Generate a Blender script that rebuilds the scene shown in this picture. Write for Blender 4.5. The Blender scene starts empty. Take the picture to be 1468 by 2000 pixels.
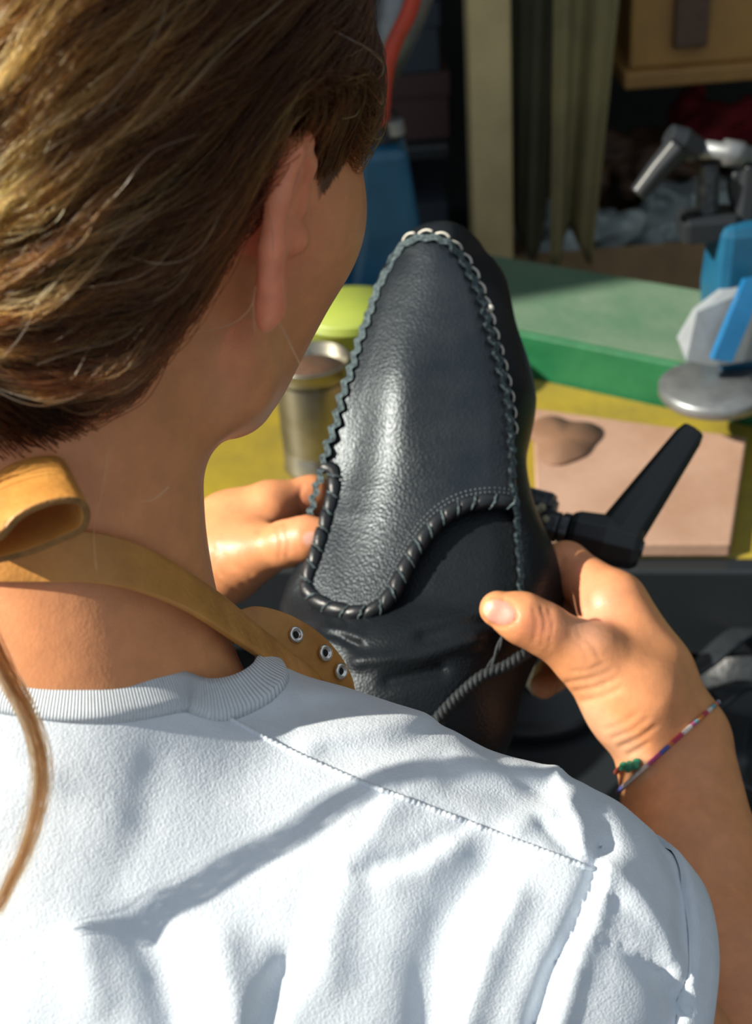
import bpy, bmesh, math, random
import numpy as np
from mathutils import Vector, Matrix

random.seed(7)
rng = np.random.default_rng(11)
SC = bpy.context.scene
COL = SC.collection

# ------------------------------------------------------------------ camera, world, sun, exposure
FPX = 2600.0                       # focal length in pixels of a 1468x2000 frame
PITCH, ROLL = math.radians(33), math.radians(4.5)
CAM = np.array([0.0, 0.0, 1.45])
_F = np.array([0, math.cos(PITCH), -math.sin(PITCH)])
_R0 = np.array([1.0, 0, 0])
_U0 = np.array([0, math.sin(PITCH), math.cos(PITCH)])
_R = math.cos(ROLL) * _R0 - math.sin(ROLL) * _U0
_U = math.cos(ROLL) * _U0 + math.sin(ROLL) * _R0
BASIS = np.stack([_R, -_U, _F])    # rows: right, down, forward

nrm0 = lambda v: v / np.linalg.norm(v)
cam_d = bpy.data.cameras.new('camera')
cam_o = bpy.data.objects.new('camera', cam_d)
COL.objects.link(cam_o)
cam_o.matrix_world = Matrix(((_R[0], _U[0], -_F[0], CAM[0]), (_R[1], _U[1], -_F[1], CAM[1]), (_R[2], _U[2], -_F[2], CAM[2]), (0, 0, 0, 1)))
cam_d.sensor_fit = 'VERTICAL'
cam_d.sensor_height = 36.0
cam_d.lens = 36.0 * FPX / 2000.0
cam_d.clip_start = 0.02
cam_d.dof.use_dof = True
cam_d.dof.focus_distance = 0.54
cam_d.dof.aperture_fstop = (cam_d.lens / 1000.0) / 0.0042
SC.camera = cam_o

world = bpy.data.worlds.new('world')
SC.world = world
world.use_nodes = True
_bg = world.node_tree.nodes['Background']
_bg.inputs[0].default_value = (0.80, 0.90, 1.0, 1)
_bg.inputs[1].default_value = 0.56

SUN_DIR = nrm0(_R * -0.82 + _U * 0.32 - _F * 0.46)       # towards the sun: left, above, slightly behind
sun_d = bpy.data.lights.new('sun', 'SUN')
sun_d.energy = 9.0
sun_d.angle = math.radians(0.9)
sun_d.color = (1.0, 0.93, 0.80)
sun_o = bpy.data.objects.new('sun', sun_d)
COL.objects.link(sun_o)
sun_o.rotation_euler = Vector(SUN_DIR).to_track_quat('Z', 'Y').to_euler()
sun_o.location = tuple(SUN_DIR * 4)

SC.view_settings.view_transform = 'Standard'
SC.view_settings.look = 'None'
SC.view_settings.exposure = 0.0
SC.view_settings.gamma = 1.0
SC.view_settings.use_curve_mapping = False

# ------------------------------------------------------------------ helpers
def cp(px, py, z):
    """a point seen at pixel (px, py) standing z metres from the lens; right / down / forward axes"""
    return np.array([(px - 734.0) * z / FPX, (py - 1000.0) * z / FPX, z])

def to_world(p):
    return np.asarray(p) @ BASIS + CAM

def from_world(p):
    return (np.asarray(p) - CAM) @ BASIS.T

def wp(px, py, z):
    return to_world(cp(px, py, z))

def pxy(p):
    p = np.asarray(p)
    return 734.0 + p[..., 0] / p[..., 2] * FPX, 1000.0 + p[..., 1] / p[..., 2] * FPX

def nrm(v):
    v = np.asarray(v, float)
    return v / np.maximum(np.linalg.norm(v, axis=-1, keepdims=True), 1e-12)

def spline(pts, n, closed=False):
    """Catmull-Rom through pts (any dimension), n samples spread evenly by length"""
    P = np.asarray(pts, float)
    m = len(P)
    if closed:
        Q = np.vstack([P[-1], P, P[0], P[1]])
        segs = m
    else:
        Q = np.vstack([2 * P[0] - P[1], P, 2 * P[-1] - P[-2]])
        segs = m - 1
    out = []
    K = max(8, int(4 * n / segs) + 2)
    for i in range(segs):
        p0, p1, p2, p3 = Q[i:i + 4]
        t = np.linspace(0, 1, K, endpoint=False)[:, None]
        out.append(0.5 * (2 * p1 + (p2 - p0) * t + (2 * p0 - 5 * p1 + 4 * p2 - p3) * t ** 2 + (3 * p1 - p0 - 3 * p2 + p3) * t ** 3))
    out = np.vstack(out + [Q[-2][None] if not closed else P[:1]])
    L = np.r_[0, np.cumsum(np.linalg.norm(np.diff(out, axis=0), axis=1))]
    s = np.linspace(0, L[-1], n, endpoint=not closed)
    return np.stack([np.interp(s, L, out[:, k]) for k in range(out.shape[1])], axis=1)

def empty(name, loc, label=None, cat=None, group=None):
    o = bpy.data.objects.new(name, None)
    COL.objects.link(o)
    o.location = tuple(float(v) for v in loc)
    o.empty_display_size = 0.02
    return tag(o, label, cat, group)

def tag(o, label=None, cat=None, group=None, kind=None):
    if label: o['label'] = label
    if cat: o['category'] = cat
    if group: o['group'] = group
    if kind: o['kind'] = kind
    return o

def world_loc(o):
    v = np.array(o.location)
    while o.parent:
        o = o.parent
        v = v + np.array(o.location)
    return v

OBJ_SCALE = 1.0
def mesh_obj(name, V, F, mats, parent=None, smooth=True, fmat=None, colors=None, cam=True, uv=None):
    """one mesh object; V in the lens frame when cam, else in world metres"""
    V = np.asarray(V, float)
    if cam:
        V = to_world(V * OBJ_SCALE)
    if parent is not None:
        V = V - world_loc(parent)
        off = None
    else:
        off = np.array([(V[:, 0].min() + V[:, 0].max()) / 2, (V[:, 1].min() + V[:, 1].max()) / 2, V[:, 2].min()])
        V = V - off
    me = bpy.data.meshes.new(name)
    if isinstance(F, np.ndarray):
        F = F.astype(np.int64)
        n, k = F.shape
        me.vertices.add(len(V)); me.vertices.foreach_set('co', V.astype(np.float32).ravel())
        me.loops.add(n * k); me.loops.foreach_set('vertex_index', F.ravel().astype(np.int32))
        me.polygons.add(n); me.polygons.foreach_set('loop_start', np.arange(0, n * k, k, dtype=np.int32))
        me.update(calc_edges=True)
        me.validate()
    else:
        me.from_pydata(V.tolist(), [], F)
        me.update()
    for m in (mats if isinstance(mats, (list, tuple)) else [mats]):
        me.materials.append(m)
    if fmat is not None:
        me.polygons.foreach_set('material_index', np.asarray(fmat, dtype=np.int32))
    if smooth:
        me.polygons.foreach_set('use_smooth', np.ones(len(me.polygons), dtype=bool))
    if colors is not None:
        a = me.attributes.new('col', 'FLOAT_COLOR', 'POINT')
        c = np.ones((len(V), 4), np.float32); c[:, :3] = colors
        a.data.foreach_set('color', c.ravel())
    if uv is not None:
        l = me.uv_layers.new(name='uv')
        li = np.empty(len(me.loops), np.int32); me.loops.foreach_get('vertex_index', li)
        l.data.foreach_set('uv', np.asarray(uv, np.float32)[li].ravel())
    o = bpy.data.objects.new(name, me)
    COL.objects.link(o)
    if parent is not None:
        o.parent = parent
    else:
        o.location = tuple(off)
    return o

def frames(P, up=None):
    T = nrm(np.gradient(P, axis=0))
    if up is None:
        up = np.array([0.13, 0.21, 0.97])
    N = np.cross(T, up)
    N = nrm(N)
    B = np.cross(N, T)
    return T, N, B

def tube(P, r, n=10, closed=False, up=None, flat=(1, 1), cap=True):
    """tube round a path; r is a number or one per point"""
    P = np.asarray(P, float)
    m = len(P)
    r = np.broadcast_to(np.asarray(r, float), (m,))
    if closed:
        T = nrm(np.roll(P, -1, 0) - np.roll(P, 1, 0))
        u = np.array([0.13, 0.21, 0.97]) if up is None else up
        N = nrm(np.cross(T, u)); B = np.cross(N, T)
    else:
        T, N, B = frames(P, up)
    a = np.linspace(0, 2 * np.pi, n, endpoint=False)
    V = (P[:, None] + r[:, None, None] * (flat[0] * np.cos(a)[None, :, None] * N[:, None] + flat[1] * np.sin(a)[None, :, None] * B[:, None])).reshape(-1, 3)
    F = []
    rows = m if closed else m - 1
    for i in range(rows):
        for j in range(n):
            a0, a1 = i * n + j, i * n + (j + 1) % n
            b0, b1 = ((i + 1) % m) * n + j, ((i + 1) % m) * n + (j + 1) % n
            F.append((a0, a1, b1, b0))
    if cap and not closed:
        F.append(tuple(range(n))[::-1]); F.append(tuple((m - 1) * n + j for j in range(n)))
    return V, F

def joined(parts):
    V, F, o = [], [], 0
    for v, f in parts:
        V.append(v); F += [tuple(i + o for i in q) for q in f]; o += len(v)
    return np.vstack(V), F

def ribbon(A, B, thick, nrm_hint=None, closed=False):
    """solid band between edge lines A and B (same length), given a real thickness"""
    A, B = np.asarray(A, float), np.asarray(B, float)
    m = len(A)
    T = nrm(np.gradient((A + B) / 2, axis=0)) if not closed else nrm(np.roll(A + B, -1, 0) - np.roll(A + B, 1, 0))
    N = nrm(np.cross(T, B - A))
    h = N * thick / 2
    K = 6
    w = np.linspace(0, 1, K)
    rowsT = [A * (1 - x) + B * x + h for x in w]
    rowsB = [A * (1 - x) + B * x - h for x in w[::-1]]
    ring = np.stack(rowsT + rowsB, axis=1)         # m, 2K, 3
    n = 2 * K
    V = ring.reshape(-1, 3)
    F = []
    for i in range(m if closed else m - 1):
        for j in range(n):
            i2 = (i + 1) % m
            F.append((i * n + j, i * n + (j + 1) % n, i2 * n + (j + 1) % n, i2 * n + j))
    if not closed:
        F.append(tuple(range(n))[::-1]); F.append(tuple((m - 1) * n + j for j in range(n)))
    return V, F

def add_bevel(o, w=0.002, seg=2):
    b = o.modifiers.new('bevel', 'BEVEL'); b.width = w; b.segments = seg; b.limit_method = 'ANGLE'
    return o

def box_v(x0, x1, y0, y1, z0, z1):
    V = [(x, y, z) for z in (z0, z1) for y in (y0, y1) for x in (x0, x1)]
    F = [(0, 2, 3, 1), (4, 5, 7, 6), (0, 1, 5, 4), (2, 6, 7, 3), (0, 4, 6, 2), (1, 3, 7, 5)]
    return np.array(V, float), F

def obox(c, ax, half):
    """box with centre c, axes ax (rows) and half sizes"""
    V, F = box_v(-1, 1, -1, 1, -1, 1)
    return np.asarray(c) + (V * np.asarray(half)) @ np.asarray(ax), F

def lathe(profile, c, axis, n=32):
    """profile of (radius, height) turned round axis through c"""
    axis = nrm(axis)
    h = np.array([1.0, 0, 0]) if abs(axis[0]) < 0.8 else np.array([0, 1.0, 0])
    e1 = nrm(np.cross(axis, h)); e2 = np.cross(axis, e1)
    a = np.linspace(0, 2 * np.pi, n, endpoint=False)
    V = np.vstack([np.asarray(c) + r * (np.cos(a)[:, None] * e1 + np.sin(a)[:, None] * e2) + hh * axis for r, hh in profile])
    F = []
    for i in range(len(profile) - 1):
        for j in range(n):
            F.append((i * n + j, i * n + (j + 1) % n, (i + 1) * n + (j + 1) % n, (i + 1) * n + j))
    F.append(tuple(range(n))[::-1]); F.append(tuple((len(profile) - 1) * n + j for j in range(n)))
    return V, F

# ------------------------------------------------------------------ signed distance shapes and their mesher
class Field:
    def __init__(self):
        self.ops = []
        self.post = None
    def add(self, fn, c, r, k=0.01, op='u'):
        self.ops.append((fn, np.asarray(c, float), r, k, op))
    def cone(self, a, b, ra, rb, k=0.01, op='u'):
        a, b = np.asarray(a, float), np.asarray(b, float)
        ba = b - a; bb = ba @ ba
        def fn(p):
            pa = p - a
            h = np.clip((pa @ ba) / bb, 0, 1)
            return np.linalg.norm(pa - h[:, None] * ba, axis=1) - (ra + (rb - ra) * h)
        self.add(fn, (a + b) / 2, np.sqrt(bb) / 2 + max(ra, rb), k, op)
    def chain(self, pts, rad, k=0.01):
        for i in range(len(pts) - 1):
            self.cone(pts[i], pts[i + 1], rad[i], rad[i + 1], k)
    def ball(self, c, r, k=0.01, op='u'):
        c = np.asarray(c, float)
        self.add(lambda p: np.linalg.norm(p - c, axis=1) - r, c, r, k, op)
    def ell(self, c, r, ax=None, k=0.01, op='u'):
        c = np.asarray(c, float); r = np.asarray(r, float)
        A = np.eye(3) if ax is None else np.asarray(ax, float)
        def fn(p):
            q = (p - c) @ A.T
            k0 = np.linalg.norm(q / r, axis=1); k1 = np.linalg.norm(q / (r * r), axis=1)
            return k0 * (k0 - 1) / np.maximum(k1, 1e-9)
        self.add(fn, c, r.max(), k, op)
    def eval(self, p, c=None, rb=None):
        d = np.full(len(p), 1.0)
        reach = max(o[3] for o in self.ops) + 0.015
        for fn, bc, br, k, op in self.ops:
            if c is not None and np.linalg.norm(c - bc) - br > rb + reach:
                continue
            e = fn(p)
            if op == 'u':
                h = np.maximum(k - np.abs(d - e), 0) / k
                d = np.minimum(d, e) - h * h * k / 4
            else:
                e = -e
                h = np.maximum(k - np.abs(d - e), 0) / k
                d = np.maximum(d, e) + h * h * k / 4
        if self.post is not None:
            d = self.post(p, d)
        return d
    def grad(self, p, e=0.0008):
        g = np.zeros_like(p)
        for k in range(3):
            o = np.zeros(3); o[k] = e
            g[:, k] = self.eval(p + o) - self.eval(p - o)
        return nrm(g)
    def project(self, p, off=0.0, it=4):
        p = np.array(p, float)
        for _ in range(it):
            p = p - (self.eval(p) - off)[:, None] * self.grad(p)
        return p

def mesh_field(field, lo, hi, h, B=16):
    """naive surface nets over the blocks the surface runs through"""
    lo, hi = np.asarray(lo, float), np.asarray(hi, float)
    nb = np.ceil((hi - lo) / (h * B)).astype(int)
    gi = np.stack(np.meshgrid(*[np.arange(n) for n in nb], indexing='ij'), -1).reshape(-1, 3)
    cen = lo + (gi + 0.5) * B * h
    R = 0.5 * math.sqrt(3) * B * h
    d = np.concatenate([field.eval(cen[i:i + 20000]) for i in range(0, len(cen), 20000)])
    act = gi[np.abs(d) < R * 2.2 + 0.006]
    N = nb * B + 2
    mul = np.array([N[1] * N[2], N[2], 1], dtype=np.int64)
    g = np.arange(B + 1)
    G = np.stack(np.meshgrid(g, g, g, indexing='ij'), -1).reshape(-1, 3)
    keys, verts, quads = [], [], []
    corner = [(0,0,0),(1,0,0),(0,1,0),(1,1,0),(0,0,1),(1,0,1),(0,1,1),(1,1,1)]
    edges = [(0,1),(2,3),(4,5),(6,7),(0,2),(1,3),(4,6),(5,7),(0,4),(1,5),(2,6),(3,7)]
    for b in act:
        base = b * B
        P = lo + (base + G) * h
        v = field.eval(P, lo + (base + B / 2) * h, R).reshape(B + 1, B + 1, B + 1)
        s = v < 0
        if s.all() or not s.any():
            continue
        cs = np.stack([s[x:x + B, y:y + B, z:z + B] for x, y, z in corner])
        mixed = cs.any(0) & ~cs.all(0)
        I = np.argwhere(mixed)
        cv = np.stack([v[I[:, 0] + x, I[:, 1] + y, I[:, 2] + z] for x, y, z in corner], 1)
        acc = np.zeros((len(I), 3)); cnt = np.zeros(len(I))
        for a, c in edges:
            va, vc = cv[:, a], cv[:, c]
            m = (va < 0) != (vc < 0)
            t = np.where(m, va / np.where(m, va - vc, 1), 0)
            pa = np.array(corner[a], float); pc = np.array(corner[c], float)
            acc += np.where(m[:, None], pa + (pc - pa) * t[:, None], 0); cnt += m
        verts.append(lo + (base + I + acc / cnt[:, None]) * h)
        keys.append((base + I + 1) @ mul)
        for ax in range(3):
            o = [0, 0, 0]; o[ax] = 1
            s0 = s[:B, :B, :B]; s1 = s[o[0]:B + o[0], o[1]:B + o[1], o[2]:B + o[2]]
            E = np.argwhere(s0 != s1)
            if not len(E):
                continue
            fl = s0[E[:, 0], E[:, 1], E[:, 2]]
            u, w = (ax + 1) % 3, (ax + 2) % 3
            du = np.zeros(3, int); du[u] = 1
            dw = np.zeros(3, int); dw[w] = 1
            c0 = base + E + 1
            q = np.stack([(c0 - du - dw) @ mul, (c0 - dw) @ mul, c0 @ mul, (c0 - du) @ mul], 1)
            q[~fl] = q[~fl][:, ::-1]
            quads.append(q)
    K = np.concatenate(keys); V = np.vstack(verts)
    order = np.argsort(K); K = K[order]; V = V[order]
    Q = np.vstack(quads)
    idx = np.searchsorted(K, Q); idx = np.minimum(idx, len(K) - 1)
    ok = (K[idx] == Q).all(1)
    return V, idx[ok]

def seg_dist2(x, y, poly):
    """distance in the plane from points to a polyline"""
    best = np.full(x.shape, 1e9)
    for (ax, ay), (bx, by) in zip(poly[:-1], poly[1:]):
        dx, dy = bx - ax, by - ay
        t = np.clip(((x - ax) * dx + (y - ay) * dy) / (dx * dx + dy * dy + 1e-9), 0, 1)
        best = np.minimum(best, np.hypot(x - ax - t * dx, y - ay - t * dy))
    return best

def in_poly(x, y, poly):
    ins = np.zeros(x.shape, bool)
    n = len(poly)
    for i in range(n):
        (ax, ay), (bx, by) = poly[i], poly[(i + 1) % n]
        c = ((ay > y) != (by > y)) & (x < (bx - ax) * (y - ay) / ((by - ay) if by != ay else 1e-9) + ax)
        ins ^= c
    return ins

def sstep(a, b, x):
    t = np.clip((x - a) / (b - a), 0, 1)
    return t * t * (3 - 2 * t)

# ------------------------------------------------------------------ materials
def material(name, base=(0.5, 0.5, 0.5), rough=0.5, metal=0.0, spec=0.5, attr=False, var=None, var_scale=40, bump=None, sss=None, coat=0.0, rough_var=0.0, sheen=0.0, spec_tint=None):
    """procedural material: noise-varied colour, optional vertex colour, list of (kind, scale, strength, distance) bumps"""
    m = bpy.data.materials.new(name); m.use_nodes = True
    nt = m.node_tree; N = nt.nodes; L = nt.links
    p = N['Principled BSDF']
    p.inputs['Roughness'].default_value = rough
    p.inputs['Metallic'].default_value = metal
    p.inputs['Specular IOR Level'].default_value = spec
    p.inputs['Coat Weight'].default_value = coat
    if spec_tint: p.inputs['Specular Tint'].default_value = (*spec_tint, 1)
    p.inputs['Sheen Weight'].default_value = sheen
    tc = N.new('ShaderNodeTexCoord')
    if attr:
        a = N.new('ShaderNodeAttribute'); a.attribute_name = 'col'
        src = a.outputs['Color']
    else:
        r = N.new('ShaderNodeRGB'); r.outputs[0].default_value = (*base, 1); src = r.outputs[0]
    if var is not None:
        no = N.new('ShaderNodeTexNoise'); no.inputs['Scale'].default_value = var_scale; no.inputs['Detail'].default_value = 5; no.inputs['Roughness'].default_value = 0.62
        L.new(tc.outputs['Object'], no.inputs['Vector'])
        ra = N.new('ShaderNodeMapRange'); ra.inputs['From Min'].default_value = 0.36; ra.inputs['From Max'].default_value = 0.64
        L.new(no.outputs['Fac'], ra.inputs['Value'])
        mx = N.new('ShaderNodeMix'); mx.data_type = 'RGBA'
        L.new(ra.outputs['Result'], mx.inputs['Factor'])
        L.new(src, mx.inputs[6])
        if attr or isinstance(var, float):
            hs = N.new('ShaderNodeMix'); hs.data_type = 'RGBA'; hs.blend_type = 'MULTIPLY'; hs.inputs['Factor'].default_value = 1
            L.new(src, hs.inputs[6]); v = var if isinstance(var, float) else 0.85
            hs.inputs[7].default_value = (v, v, v, 1); L.new(hs.outputs[2], mx.inputs[7])
        else:
            mx.inputs[7].default_value = (*var, 1)
        src = mx.outputs[2]
        if rough_var:
            rm = N.new('ShaderNodeMapRange'); rm.inputs['To Min'].default_value = rough - rough_var; rm.inputs['To Max'].default_value = rough + rough_var
            L.new(no.outputs['Fac'], rm.inputs['Value']); L.new(rm.outputs['Result'], p.inputs['Roughness'])
    L.new(src, p.inputs['Base Color'])
    last = None
    for kind, scale, strength, dist in (bump or []):
        if kind == 'noise':
            t = N.new('ShaderNodeTexNoise'); t.inputs['Scale'].default_value = scale; t.inputs['Detail'].default_value = 4; out = t.outputs['Fac']
        elif kind == 'voronoi':
            t = N.new('ShaderNodeTexVoronoi'); t.feature = 'SMOOTH_F1'; t.inputs['Scale'].default_value = scale; t.inputs['Smoothness'].default_value = 0.35; out = t.outputs['Distance']
        else:
            t = N.new('ShaderNodeTexWave'); t.inputs['Scale'].default_value = scale; t.inputs['Distortion'].default_value = 0.6; out = t.outputs['Fac']
        L.new(tc.outputs['UV' if kind == 'wave_uv' else 'Object'], t.inputs['Vector'])
        b = N.new('ShaderNodeBump'); b.inputs['Strength'].default_value = strength; b.inputs['Distance'].default_value = dist
        L.new(out, b.inputs['Height'])
        if last is not None: L.new(last.outputs['Normal'], b.inputs['Normal'])
        last = b
    if last is not None:
        L.new(last.outputs['Normal'], p.inputs['Normal'])
    if sss:
        p.inputs['Subsurface Weight'].default_value = sss[0]
        p.inputs['Subsurface Radius'].default_value = sss[1]
        p.inputs['Subsurface Scale'].default_value = sss[2]
    return m

# mesh steps in metres and hair density
HRES = 0.0014
SRES = 0.0023
SHRES = 0.0014
NHAIR = 36000
HAIRW = 1.45
# ------------------------------------------------------------------ the person: body
def rot(axis, a):
    return np.array(Matrix.Rotation(a, 3, Vector(axis)))

TH, TAU, NOD, TILT = math.radians(38), math.radians(33), math.radians(20), math.radians(0)
_rx = np.array([[1, 0, 0], [0, math.cos(TAU), -math.sin(TAU)], [0, math.sin(TAU), math.cos(TAU)]])
H_R = _rx @ np.array([math.cos(TH), 0, -math.sin(TH)])
H_F = _rx @ np.array([math.sin(TH), 0, math.cos(TH)])
H_U = _rx @ np.array([0, -1.0, 0])
H_F, H_U = H_F * math.cos(NOD) - H_U * math.sin(NOD), H_U * math.cos(NOD) + H_F * math.sin(NOD)
H_R, H_U = H_R * math.cos(TILT) + H_U * math.sin(TILT), H_U * math.cos(TILT) - H_R * math.sin(TILT)
H_AX = np.stack([H_R, H_F, H_U])
HC = cp(235, 385, 0.480)

def hd(r, f, u):
    """head frame: right, forward, up from the middle between the ears"""
    return HC + r * H_R + f * H_F + u * H_U

body = Field()
# skull, face
body.ell(hd(0, -0.010, 0.042), (0.073, 0.094, 0.086), H_AX, 0.01)
body.ell(hd(0, 0.040, -0.018), (0.058, 0.055, 0.070), H_AX, 0.03)
for s in (-1, 1):
    body.ball(hd(s * 0.042, 0.048, 0.004), 0.020, 0.03)
    body.cone(hd(s * 0.050, 0.006, -0.040), hd(s * 0.043, 0.020, -0.056), 0.013, 0.013, 0.02)
    body.cone(hd(s * 0.043, 0.020, -0.056), hd(s * 0.011, 0.070, -0.074), 0.013, 0.013, 0.025)
    body.ball(hd(s * 0.032, 0.108, 0.012), 0.016, 0.014, 's')
    body.ball(hd(s * 0.031, 0.082, 0.012), 0.0125, 0.004)
    body.ball(hd(s * 0.0125, 0.101, -0.022), 0.007, 0.006)
body.ball(hd(0, 0.077, -0.078), 0.011, 0.02)
body.cone(hd(0, 0.094, 0.022), hd(0, 0.112, -0.017), 0.007, 0.0095, 0.012)
body.cone(hd(-0.018, 0.090, -0.047), hd(0, 0.098, -0.045), 0.004, 0.0055, 0.006)
body.cone(hd(0.018, 0.090, -0.047), hd(0, 0.098, -0.045), 0.004, 0.0055, 0.006)
body.cone(hd(-0.015, 0.090, -0.052), hd(0.015, 0.090, -0.052), 0.005, 0.005, 0.006)
# ears: a flattened shell standing off the skull, rimmed, with a lobe
ES = 0.90
def ear(s):
    def e(b, u, o):
        b = b * 1.2            # back, up, outward in the plane of the ear
        return hd(s * (0.0675 + 0.52 * ES * b + o * 0.86), 0.011 - 0.86 * (ES * b + 0.10 * u) + o * 0.5, ES * u + 0.001)
    n = nrm(e(0, 0, 1) - e(0, 0, 0)); bk = nrm(e(1, 0, 0) - e(0, 0, 0)); up = H_U
    body.ell(e(0.012, 0.008, 0.001), (0.0045, 0.019, 0.027), np.stack([n, bk, up]), 0.006)
    rim = [e(-0.004, 0.012, 0.004), e(0.000, 0.029, 0.005), e(0.010, 0.037, 0.004), e(0.023, 0.033, 0.003), e(0.030, 0.018, 0.002), e(0.028, 0.000, 0.002), e(0.020, -0.014, 0.002), e(0.013, -0.024, 0.002)]
    body.chain(rim, [0.0028, 0.0034, 0.0038, 0.004, 0.004, 0.0038, 0.0036, 0.004], 0.003)
    body.ell(e(0.011, -0.022, 0.001), (0.0042, 0.0085, 0.011), np.stack([n, bk, up]), 0.006)
    body.ell(e(0.010, 0.006, 0.008), (0.006, 0.011, 0.017), np.stack([n, bk, up]), 0.004, 's')
    body.ball(e(-0.006, 0.000, 0.004), 0.0045, 0.005)
ear(1); ear(-1)
# neck and trunk
NB = cp(115, 1300, 0.495)
body.cone(hd(0.002, -0.030, -0.030), NB, 0.050, 0.056, 0.02)
body.cone(hd(0, 0.020, -0.075), cp(150, 1230, 0.512), 0.026, 0.032, 0.025)
body.cone(cp(60, 1560, 0.505), cp(880, 1790, 0.512), 0.056, 0.042, 0.05)
body.cone(cp(60, 1560, 0.505), cp(-760, 1700, 0.500), 0.056, 0.042, 0.05)
body.cone(NB, cp(200, 1520, 0.505), 0.050, 0.045, 0.03)
body.ell(cp(40, 1900, 0.555), (0.150, 0.110, 0.080), None, 0.05)
# right arm
FS = 1.20
R_SH, R_EL = cp(1050, 1850, 0.505), cp(1590, 2560, 0.560)
R_WR = cp(1322, 1452, 0.744)
body.cone(R_SH, R_EL, 0.046, 0.038, 0.04)
body.chain([R_EL, cp(1398, 1920, 0.655), cp(1350, 1690, 0.698), cp(1329, 1540, 0.728), R_WR], [0.040, 0.0415, 0.0345, 0.0280, 0.0268], 0.02)
# right hand: heel and metacarpals
def hchain(l, rad, k):
    body.chain(P3(l), [r * FS / 1.1 for r in rad], k)
def P3(l):
    return [cp(q[0], q[1], q[2] * FS) for q in l]
hchain([(1318, 1440, .622), (1262, 1320, .622), (1196, 1178, .630)], [0.0237, 0.0220, 0.0165], 0.014)
hchain([(1318, 1450, .632), (1262, 1345, .642), (1192, 1200, .651)], [0.0237, 0.0209, 0.0165], 0.014)
hchain([(1310, 1462, .640), (1250, 1375, .656), (1184, 1232, .670)], [0.0220, 0.0198, 0.0154], 0.014)
hchain([(1300, 1472, .642), (1235, 1400, .664), (1172, 1275, .685)], [0.0209, 0.0187, 0.0143], 0.014)
# thumb
hchain([(1288, 1440, .612), (1238, 1372, .605), (1150, 1284, .600)], [0.0226, 0.0226, 0.0163], 0.014)
hchain([(1150, 1284, .600), (1058, 1226, .592)], [0.0156, 0.0123], 0.008)
hchain([(1058, 1226, .592), (1018, 1207, .590), (972, 1190, .590)], [0.0123, 0.0121, 0.0090], 0.005)
# web of the thumb
body.cone(cp(1180, 1290, .612 * FS), cp(1205, 1225, .624 * FS), 0.011, 0.013, 0.022)
# index and the fingers that close behind the shoe
hchain([(1196, 1178, .630), (1105, 1105, .655), (1050, 1098, .690), (1000, 1110, .705)], [0.0163, 0.0123, 0.0108, 0.0090], 0.006)
hchain([(1192, 1200, .651), (1098, 1140, .690), (1035, 1140, .715), (990, 1150, .725)], [0.0161, 0.0123, 0.0108, 0.0090], 0.005)
hchain([(1184, 1232, .670), (1100, 1200, .714), (1042, 1200, .735), (1005, 1205, .738)], [0.0150, 0.0114, 0.0101, 0.0086], 0.005)
hchain([(1172, 1275, .685), (1112, 1292, .718), (1078, 1318, .722), (1062, 1338, .708)], [0.0139, 0.0106, 0.0097, 0.0081], 0.005)
# left arm, running down behind the neck to the other hand
L_SH, L_EL = cp(-980, 1780, 0.485), cp(-520, 1900, 0.660)
L_WR = cp(392, 1090, 0.690 * FS)
body.cone(L_SH, L_EL, 0.046, 0.038, 0.04)
body.chain([L_EL, cp(-80, 1500, 0.740), cp(200, 1240, 0.795), L_WR], [0.038, 0.036, 0.028, 0.0225], 0.02)
hchain([(392, 1082, .694), (455, 1035, .690), (528, 992, .684)], [0.0226, 0.0204, 0.0149], 0.014)
hchain([(392, 1085, .702), (460, 1040, .706), (530, 1000, .708)], [0.0220, 0.0198, 0.0149], 0.014)
hchain([(392, 1092, .708), (460, 1055, .718), (528, 1020, .726)], [0.0209, 0.0187, 0.0143], 0.014)
hchain([(392, 1100, .708), (455, 1080, .726), (520, 1050, .740)], [0.0198, 0.0176, 0.0132], 0.014)
hchain([(400, 1105, .686), (440, 1098, .676), (492, 1080, .664)], [0.0209, 0.0209, 0.0154], 0.014)
hchain([(492, 1080, .664), (562, 1061, .652)], [0.0152, 0.0121], 0.008)
hchain([(562, 1061, .652), (600, 1052, .648), (634, 1046, .646)], [0.0121, 0.0119, 0.0088], 0.005)
body.cone(cp(470, 1068, .676 * FS), cp(500, 1035, .684 * FS), 0.011, 0.011, 0.020)
hchain([(528, 992, .684), (608, 972, .692), (668, 985, .716), (700, 1010, .730)], [0.0145, 0.0119, 0.0106, 0.0088], 0.006)
hchain([(530, 1000, .708), (612, 985, .726), (670, 1000, .744), (700, 1025, .752)], [0.0145, 0.0119, 0.0106, 0.0088], 0.005)
hchain([(528, 1020, .726), (612, 1020, .748), (668, 1040, .760), (700, 1060, .762)], [0.0139, 0.0112, 0.0101, 0.0086], 0.005)
hchain([(520, 1050, .740), (600, 1060, .764), (650, 1085, .770), (680, 1105, .770)], [0.0128, 0.0103, 0.0095, 0.0081], 0.005)

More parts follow.
